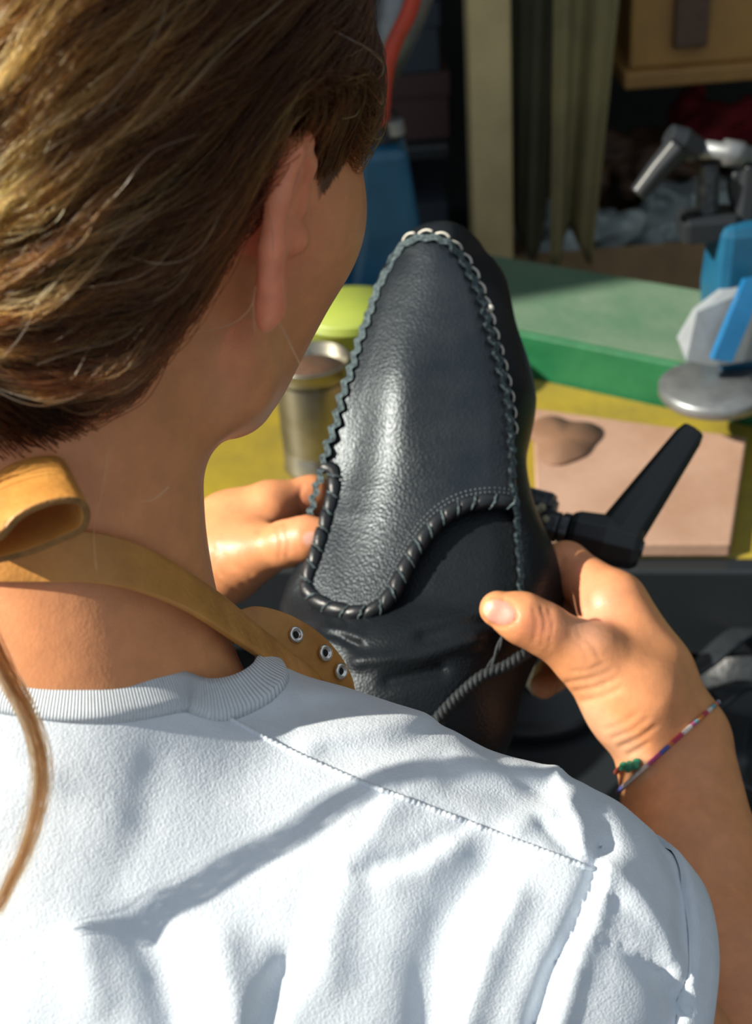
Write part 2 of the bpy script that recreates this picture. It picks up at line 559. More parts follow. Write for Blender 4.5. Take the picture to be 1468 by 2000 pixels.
CREASES = [  # skin folds: (line, half width px, depth mm, nearest, farthest)
    ([(1040, 1186), (1049, 1215), (1043, 1252)], 3.5, .45, .6, .75), ([(1056, 1186), (1066, 1216), (1058, 1260)], 3.5, .55, .6, .75), ([(1072, 1194), (1079, 1222), (1070, 1266)], 3.5, .5, .6, .75),
    ([(1112, 1243), (1138, 1262), (1150, 1290)], 4, .4, .6, .8), ([(1130, 1240), (1156, 1258), (1170, 1285)], 4, .4, .6, .8),
    ([(1108, 1332), (1150, 1327), (1192, 1310)], 4.5, .7, .6, .8), ([(1124, 1350), (1165, 1342), (1204, 1324)], 4.5, .7, .6, .8), ([(1138, 1370), (1180, 1360), (1214, 1342)], 4.5, .6, .6, .8), ([(1118, 1312), (1150, 1308), (1180, 1296)], 4, .5, .6, .8),
    ([(1196, 1442), (1235, 1427), (1264, 1404)], 4.5, .8, .6, .8), ([(1212, 1458), (1250, 1440), (1280, 1418)], 4.5, .8, .6, .8), ([(1228, 1474), (1264, 1452)], 4, .7, .6, .8), ([(1184, 1424), (1220, 1410), (1246, 1392)], 4, .5, .6, .8),
    ([(1250, 1585), (1290, 1560), (1330, 1545)], 5, .3, .6, .8),
    ([(1098, 1090), (1092, 1120), (1096, 1150)], 4, .6, .6, .85), ([(1150, 1130), (1140, 1160), (1148, 1200)], 5, .7, .6, .85),
    ([(540, 1030), (550, 1058), (546, 1088)], 3.5, .5, .7, .85), ([(556, 1026), (565, 1056), (560, 1086)], 3.5, .5, .7, .85),
    ([(418, 1085), (440, 1118), (478, 1140)], 4.5, .6, .7, .9), ([(412, 1104), (432, 1134), (462, 1152)], 4.5, .6, .7, .9), ([(424, 1068), (448, 1100), (490, 1122)], 4, .5, .7, .9),
    ([(505, 1038), (530, 1026), (560, 1022)], 5, .9, .7, .9), ([(590, 950), (584, 975), (588, 1005)], 4, .6, .7, .9),
]
NAIL = (975, 1196, 33, 25, math.radians(20))
def nail_uv(x, y):
    dx, dy = x - NAIL[0], y - NAIL[1]
    c, s_ = math.cos(NAIL[4]), math.sin(NAIL[4])
    return (dx * c + dy * s_) / NAIL[2], (-dx * s_ + dy * c) / NAIL[3]
def body_post(p, d):
    near = (np.abs(d) < 0.006) & (p[:, 2] > 0.58)
    if not near.any():
        return d
    q = p[near]; x, y = pxy(q)
    o = np.zeros(len(q)); z = q[:, 2]
    x0, x1, y0, y1 = x.min() - 15, x.max() + 15, y.min() - 15, y.max() + 15
    for l, w, h, zn, zf in CREASES:
        la = np.array(l)
        if la[:, 0].max() < x0 or la[:, 0].min() > x1 or la[:, 1].max() < y0 or la[:, 1].min() > y1:
            continue
        o += h * 0.001 * np.exp(-(seg_dist2(x, y, l) / w) ** 2) * ((z > zn) & (z < zf))
    if x0 < 1030 and x1 > 930 and y0 < 1250 and y1 > 1150:
        a_, b_ = nail_uv(x, y)
        rr = np.hypot(a_, b_)
        o += 0.0010 * np.exp(-((rr - 1.05) / 0.14) ** 2) * (z < 0.72) * (a_ > -0.75)
    d = d.copy(); d[near] += o
    return d
body.post = body_post
M_SKIN = material('skin', attr=True, rough=0.42, spec=0.4, var=0.86, var_scale=90, bump=[('voronoi', 900, 0.10, 0.0006), ('noise', 260, 0.12, 0.001)], sss=(0.30, (1.0, 0.35, 0.18), 0.008))
PERSON = empty('person', to_world(cp(40, 2300, 0.56)), 'long-haired person in a white T-shirt bent over a black shoe, seen from behind', 'person')
bv, bf = mesh_field(body, (-0.42, -0.20, 0.33), (0.26, 0.38, 0.96), HRES)
# skin colour: tanned, redder at knuckles and lips, ears painted as lit through, paler on the palm side; dark roots under the hair
bx_, by_ = pxy(bv)
bcol = np.tile(np.array([0.69, 0.295, 0.130]), (len(bv), 1))
def tint(mask, c):
    global bcol
    bcol = bcol * (1 - mask[:, None]) + np.array(c) * mask[:, None]
hl = (bv - HC) @ H_AX.T
far = bv[:, 2] > 0.58
def spot(x, y, r):
    return np.exp(-(((bx_ - x) ** 2 + (by_ - y) ** 2) / r ** 2)) * far
for x, y, r, m in ((1058, 1222, 34, .55), (1150, 1160, 50, .5), (1110, 1110, 40, .4), (560, 1055, 30, .4), (590, 985, 40, .5), (450, 1060, 40, .25), (1010, 1215, 30, .35), (1190, 1180, 40, .35)):
    tint(m * spot(x, y, r), (0.70, 0.25, 0.15))
tint(0.6 * sstep(46, 8, seg_dist2(bx_, by_, [(1150, 1395), (1200, 1440), (1250, 1495)])) * far, (0.72, 0.42, 0.27))
tint(0.45 * spot(1150, 1225, 45), (0.74, 0.42, 0.30))
tint(0.45 * spot(1165, 1340, 40), (0.68, 0.38, 0.22))
a_, b_ = nail_uv(bx_, by_); rr = np.hypot(a_, b_)
nl = sstep(1.0, 0.9, rr) * far * (bv[:, 2] < 0.73)
tint(nl * 0.9, (0.70, 0.33, 0.27))
tint(nl * 0.8 * sstep(-0.45, -0.75, a_), (0.72, 0.58, 0.36))
n2 = far * sstep(16, 10, np.hypot((bx_ - 606) / 1.2, by_ - 1052)) * (bv[:, 2] < 0.80)
tint(n2 * 0.8, (0.80, 0.46, 0.38))
ear_glow = np.exp(-(((hl[:, 0] - 0.078) ** 2 + (hl[:, 1] + 0.004) ** 2 + (hl[:, 2] - 0.004) ** 2 * 0.35) / 0.028 ** 2)) * (hl[:, 0] > 0.062)
tint(np.clip(ear_glow * 1.1, 0, 1), (0.95, 0.31, 0.18))  # light glowing through the ear painted into its skin colour
lips = np.exp(-((hl[:, 0] / 0.018) ** 2 + ((hl[:, 2] + 0.048) / 0.006) ** 2)) * (hl[:, 1] > 0.08)
tint(lips * 0.8, (0.50, 0.14, 0.11))
for s_ in (-1, 1):
    ey = np.hypot(hl[:, 0] - s_ * 0.031, hl[:, 2] - 0.012)
    tint(sstep(0.0085, 0.006, ey) * (hl[:, 1] > 0.085), (0.75, 0.72, 0.68))
    tint(sstep(0.0045, 0.0038, ey) * (hl[:, 1] > 0.085), (0.06, 0.03, 0.015))
    br = np.hypot((hl[:, 0] - s_ * 0.032) / 0.018, (hl[:, 2] - 0.030 + 8 * (hl[:, 0] - s_ * 0.028) ** 2) / 0.0035)
    tint(sstep(1.2, 0.7, br) * (hl[:, 1] > 0.07), (0.05, 0.025, 0.012))
def hair_mask(L):
    """where hair grows, in the head frame"""
    f, u = L[:, 1], L[:, 2]
    line = np.interp(f, [-0.11, -0.075, -0.05, -0.030, -0.012, 0.0, 0.012, 0.022, 0.029, 0.034, 0.038, 0.042, 0.046, 0.052, 0.062, 0.075, 0.090], [-0.035, -0.052, -0.050, -0.030, 0.0, 0.026, 0.030, 0.022, 0.010, -0.003, 0.012, 0.028, 0.040, 0.052, 0.070, 0.086, 0.100])
    return u - line
tint(0.9 * sstep(-0.002, 0.006, hair_mask(hl)) * (bv[:, 2] < 0.6) * (np.linalg.norm((hl - [0, -0.01, 0.042]) / [0.073, 0.094, 0.086], axis=1) < 1.06), (0.05, 0.024, 0.012))
mesh_obj('body', bv, bf, M_SKIN, PERSON, colors=bcol)
# ------------------------------------------------------------------ T-shirt
shirt = Field()
shirt.cone(cp(90, 1425, 0.497), cp(70, 1590, 0.505), 0.063, 0.064, 0.03)
shirt.cone(cp(60, 1590, 0.505), cp(700, 1700, 0.506), 0.063, 0.056, 0.05)
shirt.cone(cp(700, 1700, 0.506), cp(1040, 1830, 0.502), 0.056, 0.052, 0.03)
shirt.cone(cp(60, 1590, 0.505), cp(-900, 1760, 0.485), 0.063, 0.052, 0.05)
shirt.cone(cp(1040, 1830, 0.502), cp(1370, 2080, 0.535), 0.053, 0.056, 0.03)
shirt.cone(cp(-900, 1760, 0.485), cp(-700, 1900, 0.55), 0.053, 0.060, 0.03)
shirt.ell(cp(40, 2010, 0.560), (0.185, 0.165, 0.126), None, 0.06)
shirt.ell(cp(40, 2500, 0.590), (0.165, 0.200, 0.130), None, 0.06)
shirt.ell(cp(30, 2950, 0.610), (0.165, 0.160, 0.130), None, 0.06)
shirt.ell(cp(400, 1900, 0.520), (0.120, 0.075, 0.085), None, 0.05)
FOLDS = [  # (line in the picture plane, half width, height in mm: plus is a ridge, minus a crease)
    ([(1168, 1660), (1160, 1720), (1125, 1800), (1075, 1900), (1040, 2000)], 16, -7),
    ([(1195, 1700), (1160, 1790), (1120, 1900), (1090, 2000)], 26, 4),
    ([(1175, 1690), (1250, 1750), (1310, 1830), (1330, 1900)], 22, 3.5),
    ([(1140, 1830), (1220, 1850), (1290, 1900), (1320, 1960)], 18, -5),
    ([(1000, 1760), (960, 1850), (920, 1950), (900, 2020)], 34, 4.5),
    ([(700, 1620), (720, 1570), (780, 1545)], 13, -2.5),
    ([(700, 1700), (780, 1680), (860, 1640), (905, 1615)], 12, -3),
    ([(720, 1560), (650, 1680), (600, 1780)], 30, -0.9),
    ([(900, 1640), (830, 1700), (760, 1720)], 22, 2.2),
    ([(950, 1700), (870, 1800), (840, 1900), (840, 2000)], 50, -5),
    ([(760, 1560), (690, 1660), (650, 1800), (640, 1900)], 40, 3),
    ([(280, 1820), (310, 1880), (340, 2000)], 46, -5),
    ([(560, 1880), (530, 1950), (510, 2010)], 26, -6),
    ([(430, 1850), (450, 1950), (460, 2010)], 45, 4),
    ([(160, 1850), (180, 1950)], 40, 3),
    ([(430, 1390), (560, 1400), (700, 1370), (830, 1370)], 23, -1.80),
    ([(540, 1340), (660, 1350), (790, 1365)], 18, 1.44),
    ([(600, 1450), (700, 1430), (800, 1400), (870, 1385)], 18, 1.80),
    ([(640, 1470), (760, 1470), (860, 1420)], 20, -1.80),
    ([(860, 1380), (960, 1470), (1060, 1560)], 16, -1.50),
    ([(900, 1480), (1000, 1500), (1080, 1495)], 20, 2.40),
    ([(880, 1530), (1000, 1560), (1100, 1540)], 20, -2.10),
    ([(1000, 1620), (1080, 1580), (1130, 1540)], 16, 2.6),
    ([(1090, 1500), (1120, 1580), (1150, 1680)], 16, 3.5),
    ([(1050, 1600), (1100, 1650), (1150, 1690)], 12, -3),
    ([(1180, 1610), (1200, 1700), (1200, 1760)], 14, -2.5),
    ([(1290, 1650), (1330, 1740), (1330, 1850)], 12, -3),
    ([(20, 1480), (120, 1560), (240, 1600)], 30, 1.2),
    ([(300, 1500), (260, 1650), (220, 1760)], 40, -1.2),
]
_fold_b = [(np.array(l, float), w, h) for l, w, h in FOLDS]
def shirt_post(p, d):
    near = np.abs(d) < 0.03
    if not near.any():
        return d
    q = p[near]
    x, y = pxy(q)
    front = sstep(0.56, 0.50, q[:, 2])
    o = np.zeros(len(q))
    x0, x1, y0, y1 = x.min(), x.max(), y.min(), y.max()
    for l, w, h in _fold_b:
        if l[:, 0].min() - 3 * w > x1 or l[:, 0].max() + 3 * w < x0 or l[:, 1].min() - 3 * w > y1 or l[:, 1].max() + 3 * w < y0:
            continue
        o += h * 0.00075 * np.exp(-(seg_dist2(x, y, l) / w) ** 2)
    o += 0.0004 * np.sin(x / 61 + 2.1 * np.sin(y / 83)) * np.sin(y / 57 + 1.7 * np.sin(x / 97))
    d = d.copy()
    d[near] -= o * front
    return d
shirt.post = shirt_post
RING = [(-150, 1285, .430), (30, 1311, .428), (186, 1330, .428), (343, 1308, .437), (441, 1289, .452), (530, 1268, .478), (548, 1230, .510), (490, 1195, .535), (350, 1165, .555), (100, 1165, .560), (-150, 1190, .540), (-300, 1240, .480)]
ring = spline(RING, 160, True)
ring_c = np.stack([cp(*q) for q in ring])
# seat the neckline on the cloth: along the sight line where it faces us, else the nearest point
def on_cloth(field, px, py, z0, z1, off=0.0):
    z = np.linspace(z0, z1, 240)
    P = np.stack([cp(px, py, q) for q in z])
    d_ = field.eval(P) - off
    k = np.argmax(d_ < 0)
    return P[k] if d_[k] < 0 else None
inner = shirt.project(ring_c, 0.0022)
for i_, q in enumerate(ring):
    if q[2] < 0.470 and -250 < q[0] < 400:
        h_ = on_cloth(shirt, q[0], q[1], 0.38, 0.52, 0.0022)
        if h_ is not None: inner[i_] = h_
for _r in range(3):
    for _ in range(10):
        inner = (np.roll(inner, 1, 0) + 2 * inner + np.roll(inner, -1, 0)) / 4
    if _r < 2: inner = shirt.project(inner, 0.0022, 3)
ctr = inner.mean(0)
tang = nrm(np.roll(inner, -1, 0) - np.roll(inner, 1, 0))
g = shirt.grad(inner)
outd = nrm(np.cross(tang, g))
sgn = np.sign(((inner - ctr) * outd).sum(1)).mean()
sv, sf = mesh_field(shirt, (-0.40, 0.02, 0.36), (0.22, 0.53, 0.76), SRES)
fc = sv[sf].mean(1)
fx, fy = pxy(fc)
_ix, _iy = pxy(inner + outd * sgn * 0.004)
rp = list(zip(_ix[::2], _iy[::2]))
cut = in_poly(fx, fy, rp) & (fc[:, 2] < 0.60)
# sleeve ends and hem
SL_C, SL_N = cp(1296, 1850, 0.52), nrm([0.93, 0.28, 0.15])
cut |= ((fc - SL_C) @ SL_N > 0) & (fx > 1000)
SL2_C, SL2_N = cp(-720, 1880, 0.55), nrm(cp(-520, 1900, 0.640) - cp(-980, 1780, 0.485))
cut |= ((fc - SL2_C) @ SL2_N > 0) & (fx < -500)
cut |= fc[:, 1] > 0.500
sf = sf[~cut]
used = np.unique(sf); remap = np.full(len(sv), -1); remap[used] = np.arange(len(used))
sv, sf = sv[used], remap[sf]
M_SHIRT = material('white_cotton', (0.66, 0.715, 0.775), 0.9, spec=0.2, var=(0.60, 0.66, 0.725), var_scale=60, bump=[('noise', 1100, 0.55, 0.0006), ('noise', 160, 0.16, 0.0016)], sheen=0.1)
tsh = mesh_obj('t_shirt', sv, sf, M_SHIRT, PERSON)
sm = tsh.modifiers.new('smooth', 'SMOOTH'); sm.factor = 0.5; sm.iterations = 5
so = tsh.modifiers.new('thickness', 'SOLIDIFY'); so.thickness = 0.0016; so.offset = -1
M_RIB = material('ribbed_cotton', (0.68, 0.735, 0.79), 0.9, spec=0.2, bump=[('wave_uv', 1, 0.7, 0.0012), ('noise', 1100, 0.35, 0.0005)])
bandv = []
for w in np.linspace(0, 0.0150, 7):
    q = shirt.project(inner + outd * sgn * w, 0.0022 if w < 0.0140 else 0.0002)
    bandv.append(q)
bandv = np.stack(bandv, 1)
n, k = bandv.shape[:2]
bfaces = [(i * k + j, i * k + j + 1, ((i + 1) % n) * k + j + 1, ((i + 1) % n) * k + j) for i in range(n) for j in range(k - 1)]
buv = np.stack([np.repeat(np.arange(n) * 0.62, k), np.tile(np.arange(k) / 20.0, n)], 1)
band = mesh_obj('collar', bandv.reshape(-1, 3), bfaces, M_RIB, tsh, uv=buv)
so = band.modifiers.new('thickness', 'SOLIDIFY'); so.thickness = 0.002; so.offset = -1
# hem round the right sleeve
e1 = nrm(np.cross(SL_N, [0, 0, 1.0])); e2 = np.cross(SL_N, e1)
aa = np.linspace(0, 2 * np.pi, 120, endpoint=False)
def sleeve_ring(shift, off):
    c_ = cp(1210, 1960, 0.525); c_ = c_ + SL_N * ((SL_C - c_) @ SL_N + shift)
    q = c_ + 0.03 * (np.cos(aa)[:, None] * e1 + np.sin(aa)[:, None] * e2)
    for _ in range(40):
        rad = q - c_; l_ = np.linalg.norm(rad, axis=1, keepdims=True)
        q = q - np.clip(shirt.eval(q) - off, -0.01, 0.01)[:, None] * rad / l_
    return q
rows_ = [sleeve_ring(sh, of) for sh, of in ((-0.016, 0.0002), (-0.0155, 0.0012), (-0.010, 0.0016), (-0.004, 0.0016), (0.0005, 0.0014), (0.0012, 0.0002), (0.0004, -0.0022), (-0.010, -0.0026))]
R_ = np.stack(rows_, 1); n, k = R_.shape[:2]
F = [(i * k + j, i * k + j + 1, ((i + 1) % n) * k + j + 1, ((i + 1) % n) * k + j) for i in range(n) for j in range(k - 1)]
mesh_obj('sleeve_hem', R_.reshape(-1, 3), F, M_SHIRT, tsh)
# shoulder seam: a welt with its row of stitches, from the collar to the armhole, then down the armhole
def seam_on_cloth(name, line, r, n):
    L2 = spline(np.array(line, float), n)
    P = []
    for x, y in L2:
        h_ = on_cloth(shirt, x, y, 0.38, 0.54, 0.0002)
        if h_ is not None: P.append(h_)
    P = np.array(P)
    for _ in range(3):
        P[1:-1] = (P[:-2] + 2 * P[1:-1] + P[2:]) / 4
    V, F = tube(P, r * (1 + 0.18 * np.sin(np.arange(len(P)) * 1.9)), 8)
    return mesh_obj(name, V, F, M_SHIRT, tsh)
seam_on_cloth('shoulder_seam', [(385, 1368), (480, 1422), (590, 1478), (710, 1530), (830, 1575), (1000, 1640), (1160, 1700)], 0.0010, 260)
seam_on_cloth('armhole_seam', [(1163, 1704), (1150, 1745), (1130, 1800), (1085, 1900), (1040, 2000)], 0.0009, 160)
# trousers and stool, below the picture
M_DENIM = material('dark_denim', (0.035, 0.045, 0.07), 0.9, var=(0.025, 0.033, 0.052), var_scale=40, bump=[('noise', 700, 0.4, 0.001)])
M_STOOL = material('stool_wood', (0.24, 0.13, 0.05), 0.6, var=(0.18, 0.10, 0.04), var_scale=12, bump=[('noise', 60, 0.3, 0.002)])
hip = to_world(cp(30, 2950, 0.610))
hx_, hy_ = hip[0], hip[1] - 0.04
tr_ = Field()
tr_.ell((hx_, hy_, 0.66), (0.165, 0.135, 0.14), None, 0.05)
for s_ in (-1, 1):
    tr_.chain([np.array(q) for q in ((hx_ + s_ * 0.085, hy_, 0.60), (hx_ + s_ * 0.13, hy_ + 0.38, 0.50), (hx_ + s_ * 0.13, hy_ + 0.33, 0.08))], [0.090, 0.066, 0.050], 0.03)
v, f = mesh_field(tr_, (hx_ - 0.32, hy_ - 0.22, 0.0), (hx_ + 0.32, hy_ + 0.52, 0.90), 0.009)
mesh_obj('trousers', v, f, M_DENIM, PERSON, cam=False)
for s_ in (-1, 1):
    bt = Field()
    bt.chain([np.array(q) for q in ((hx_ + s_ * 0.13, hy_ + 0.32, 0.12), (hx_ + s_ * 0.13, hy_ + 0.32, 0.045), (hx_ + s_ * 0.14, hy_ + 0.47, 0.036))], [0.046, 0.044, 0.034], 0.02)
    v, f = mesh_field(bt, (hx_ + s_ * 0.13 - 0.08, hy_ + 0.22, -0.02), (hx_ + s_ * 0.13 + 0.08, hy_ + 0.55, 0.22), 0.006)
    v[:, 2] = np.maximum(v[:, 2], 0.001)
    mesh_obj('boot', v, f, M_DENIM, PERSON, cam=False)
ST = empty('stool', (hx_, hy_, 0.0), 'round wooden stool the person sits on', 'stool')
V, F = lathe([(0.0005, 0.0), (0.165, 0.0), (0.17, 0.006), (0.17, 0.028), (0.163, 0.034), (0.0005, 0.034)], (hx_, hy_, 0.478), (0, 0, 1), 40)
mesh_obj('seat', V, F, M_STOOL, ST, cam=False)
for k_ in range(4):
    a_ = k_ * math.pi / 2 + 0.78
    V, F = tube(np.array([(hx_ + 0.19 * math.cos(a_), hy_ + 0.19 * math.sin(a_), 0.0), (hx_ + 0.12 * math.cos(a_), hy_ + 0.12 * math.sin(a_), 0.478)]), [0.016, 0.020], 12)
    mesh_obj('leg', V, F, M_STOOL, ST, cam=False)
# ------------------------------------------------------------------ the shoe
M_LEATHER = material('black_leather', (0.005, 0.008, 0.012), 0.38, spec=0.52, spec_tint=(0.84, 0.94, 1.0), var=(0.011, 0.014, 0.018), var_scale=30, bump=[('voronoi', 640, 0.27, 0.0009), ('noise', 1500, 0.12, 0.0005)], rough_var=0.06)
M_LEATHER_SHADED = material('shaded_black_leather', (0.006, 0.008, 0.010), 0.40, spec=0.22, spec_tint=(0.84, 0.94, 1.0), var=(0.010, 0.012, 0.015), var_scale=30, bump=[('voronoi', 640, 0.28, 0.0008), ('noise', 1500, 0.12, 0.0005)], rough_var=0.05)  # same leather with less gloss, a shaded copy for the upper
M_RAW = material('raw_leather_edge', (0.115, 0.160, 0.172), 0.85, spec=0.25, var=(0.022, 0.031, 0.035), var_scale=450, bump=[('noise', 1200, 0.9, 0.0012)])
M_ROLL = material('rolled_leather', (0.009, 0.011, 0.014), 0.40, spec=0.5, bump=[('noise', 400, 0.25, 0.001)])
M_THREAD = material('white_thread', (0.62, 0.60, 0.52), 0.7, bump=[('noise', 2500, 0.6, 0.0004)])
M_BTHREAD = material('black_thread', (0.10, 0.115, 0.125), 0.45)
OBJ_SCALE = SHOE_SCALE = 1.09
SHOE = empty('moccasin', to_world(cp(850, 1330, 0.82)), 'black leather moccasin with whip-stitched collar held toe up in both hands', 'shoe')
LSEAM = [(835, 462), (800, 470), (770, 498), (745, 545), (730, 582), (715, 622), (700, 668), (685, 716), (669, 766), (655, 820), (640, 870), (628, 915), (615, 960), (606, 1005)]
RSEAM = [(835, 462), (868, 470), (892, 492), (913, 522), (931, 560), (946, 602), (959, 650), (973, 700), (986, 752), (994, 800), (998, 850), (1000, 900), (1003, 950), (1008, 990), (1012, 1050), (1015, 1100), (1018, 1158)]
ROLL_ = [(632, 908), (652, 925), (652, 960), (640, 1005), (627, 1050), (613, 1095), (601, 1130), (606, 1160), (640, 1184), (690, 1197), (732, 1190), (762, 1164), (787, 1118), (812, 1073), (842, 1033), (873, 1005), (912, 986), (960, 979), (1004, 984)]
_ly = np.array(LSEAM)[:, 1]; _lx = np.array(LSEAM)[:, 0]
_ry = np.array(RSEAM)[:, 1]; _rxx = np.array(RSEAM)[:, 0]
def xl_seam(y): return np.where(y < 1005, np.interp(y, _ly, _lx), 606 - (y - 1005) * 0.05)
def xr_seam(y): return np.interp(y, _ry, _rxx)
_zc = np.polyfit((np.array([400, 470, 600, 800, 1000, 1200, 1500]) - 800) / 400, [.752, .733, .717, .702, .684, .664, .632], 4)
def z_mid(y): return np.polyval(_zc, (np.clip(y, 400, 1500) - 800) / 400)
def z_apron(x, y):
    yy = np.clip(y, 500, 1300)
    xl, xr = xl_seam(yy), xr_seam(yy)
    u = np.clip((x - xl) / np.maximum(xr - xl, 40), -0.4, 1.4)
    c = 2 * u - 1
    dip = 0.010 * np.exp(-((y - 940) / 150.0) ** 2) * np.exp(-((u - 0.12) / 0.16) ** 2)
    lump = -0.006 * np.exp(-((y - 760) / 110.0) ** 2) * np.exp(-((u - 0.33) / 0.22) ** 2)
    return z_mid(y) - 0.010 * c + 0.011 * c * c + 0.008 * np.maximum(np.abs(c) - 0.75, 0) + dip + lump + 0.000

shoe = Field()
shoe.cone(cp(862, 562, .748), cp(862, 780, .748), 0.0375, 0.0500, 0.012)
shoe.cone(cp(862, 780, .748), cp(850, 975, .738), 0.0500, 0.0472, 0.012)
shoe.cone(cp(850, 975, .738), cp(850, 1130, .722), 0.0472, 0.0555, 0.012)
shoe.ball(cp(1000, 1158, .724), 0.0245, 0.02)
shoe.cone(cp(850, 1130, .722), cp(790, 1360, .700), 0.0560, 0.0600, 0.03)
shoe.ball(cp(722, 1210, .712), 0.0480, 0.02)
shoe.cone(cp(850, 1130, .760), cp(835, 1190, .835), 0.046, 0.040, 0.02)
shoe.cone(cp(866, 800, .785), cp(835, 1190, .835), 0.042, 0.038, 0.015)
SHOE_FOLDS = [([(560, 1185), (600, 1200), (650, 1218), (700, 1240)], 10, 2.5), ([(600, 1222), (660, 1240), (700, 1262)], 9, -3), ([(620, 1230), (700, 1215), (760, 1205)], 10, 2.5),
              ([(830, 1240), (900, 1215), (980, 1205), (1010, 1190)], 18, -3), ([(850, 1200), (930, 1170), (990, 1150)], 16, 2.5), ([(930, 1010), (950, 1080), (980, 1140)], 22, 3), ([(700, 1290), (820, 1280), (930, 1250)], 16, 3), ([(760, 1330), (860, 1310)], 14, -3)]
def shoe_post(p, d):
    near = np.abs(d) < 0.03
    q = p[near]
    if not len(q):
        return d
    x, y = pxy(q)
    rec = 0.0008 + 0.0042 * sstep(960, 985, y)
    plane = (z_apron(x, y) + rec - q[:, 2]) * 0.9
    o = np.zeros(len(q))
    if y.max() > 950:
        for l, w, h in SHOE_FOLDS:
            o += h * 0.001 * np.exp(-(seg_dist2(x, y, l) / w) ** 2)
    dd = d.copy()
    e = d[near] - o
    lim = plane - 0.03 * sstep(1150, 1330, y)
    k = 0.006
    h = np.maximum(k - np.abs(e - lim), 0) / k
    dd[near] = np.maximum(e, lim) + h * h * k / 4
    return dd
shoe.post = shoe_post
v, f = mesh_field(shoe, (-0.10, -0.20, 0.60), (0.14, 0.14, 0.90), SHRES)
mesh_obj('upper', v, f, M_LEATHER_SHADED, SHOE)
# apron and tongue: one tongue-shaped panel, thick, set just proud of the upper
_rollR = np.array(ROLL_[9:])            # bottom middle up the right side
_rollL = np.array(ROLL_[:10])
ys = np.unique(np.r_[np.linspace(463, 960, 130), np.linspace(960, 1000, 60), np.linspace(1000, 1197, 90)])
rows = []
for y in ys:
    if y < 908: a = xl_seam(y)
    else: a = np.interp(y, _rollL[:, 1], _rollL[:, 0])
    b = xr_seam(y) if y < 979 else np.interp(y, _rollR[::-1][1:, 1], _rollR[::-1][1:, 0])
    if y < 979: pass
    if b < a + 1: b = a + 1
    xs = np.linspace(a, b, 70)
    z = z_apron(xs, np.full(70, y)) - 0.0006
    rows.append(np.stack([(xs - 734) * z / FPX, np.full(70, (y - 1000)) * z / FPX, z], 1))
V = np.vstack(rows); n = len(ys)
F = [(i * 70 + j, i * 70 + j + 1, (i + 1) * 70 + j + 1, (i + 1) * 70 + j) for i in range(n - 1) for j in range(69)]
ap = mesh_obj('apron', V, F, M_LEATHER, SHOE)
so = ap.modifiers.new('thickness', 'SOLIDIFY'); so.thickness = 0.0016; so.offset = -1

def on_shoe(P2, off):
    """points on the shoe front from picture-plane points, lifted off metres towards the viewer side"""
    x, y = P2[:, 0], P2[:, 1]
    z = z_apron(x, y) - off
    return np.stack([(x - 734) * z / FPX, (y - 1000) * z / FPX, z], 1)

# the puckered seam: two raw edges standing up side by side
seam2 = np.vstack([np.array(LSEAM)[::-1], np.array(RSEAM)[1:]])
NS = 700
path = spline(seam2, NS)
tan2 = nrm(np.gradient(path, axis=0)); nor2 = np.stack([tan2[:, 1], -tan2[:, 0]], 1)      # points outwards, away from the apron
arc = np.r_[0, np.cumsum(np.linalg.norm(np.diff(path, axis=0), axis=1))]
ph = arc / 29.0 * 2 * np.pi + 1.8 * np.sin(arc / 170.0) + 1.3 * np.sin(arc / 61.0)
amp = 3.0 + 1.5 * np.sin(arc / 113.0)
wav = amp * (np.sin(ph) - 0.22 * np.sin(2 * ph + 0.6)) + 0.9 * np.sin(arc / 17.0)
parts = []
for w0, w1, off, jit in ((-6.5, -0.4, 0.0056, 0.0), (0.4, 6.0, 0.0046, 0.3)):
    a = path + nor2 * (wav + w0 + jit * np.sin(ph * 2))[:, None]
    b = path + nor2 * (wav + w1 + jit * np.sin(ph * 2 + 1))[:, None]
    rough = 0.0004 * np.sin(arc / 3.1) * np.sin(arc / 7.7)
    A0, A1 = on_shoe(a, off + rough), on_shoe(b, off * 0.94 - rough)
    base = path + nor2 * (wav * 0.35 + (w0 + w1) / 2)[:, None]
    B0, B1 = on_shoe(base - nor2 * 2.4, -0.003), on_shoe(base + nor2 * 2.4, -0.003)
    ringv = np.stack([A0, A1, B1, B0], 1)
    V = ringv.reshape(-1, 3)
    F = [(i * 4 + j, i * 4 + (j + 1) % 4, (i + 1) * 4 + (j + 1) % 4, (i + 1) * 4 + j) for i in range(NS - 1) for j in range(4)] + [(3, 2, 1, 0), tuple((NS - 1) * 4 + j for j in range(4))]
    parts.append((V, F))
V, F = joined(parts)
fm = [0 if (i % (4 * (NS - 1) + 2)) < 4 * (NS - 1) and (i % (4 * (NS - 1) + 2)) % 4 == 0 else 1 for i in range(len(F))]
o = mesh_obj('seam_ridge', V, F, [M_RAW, M_ROLL], SHOE, smooth=False, fmat=fm)
o['label'] = 'puckered grey raw leather seam'

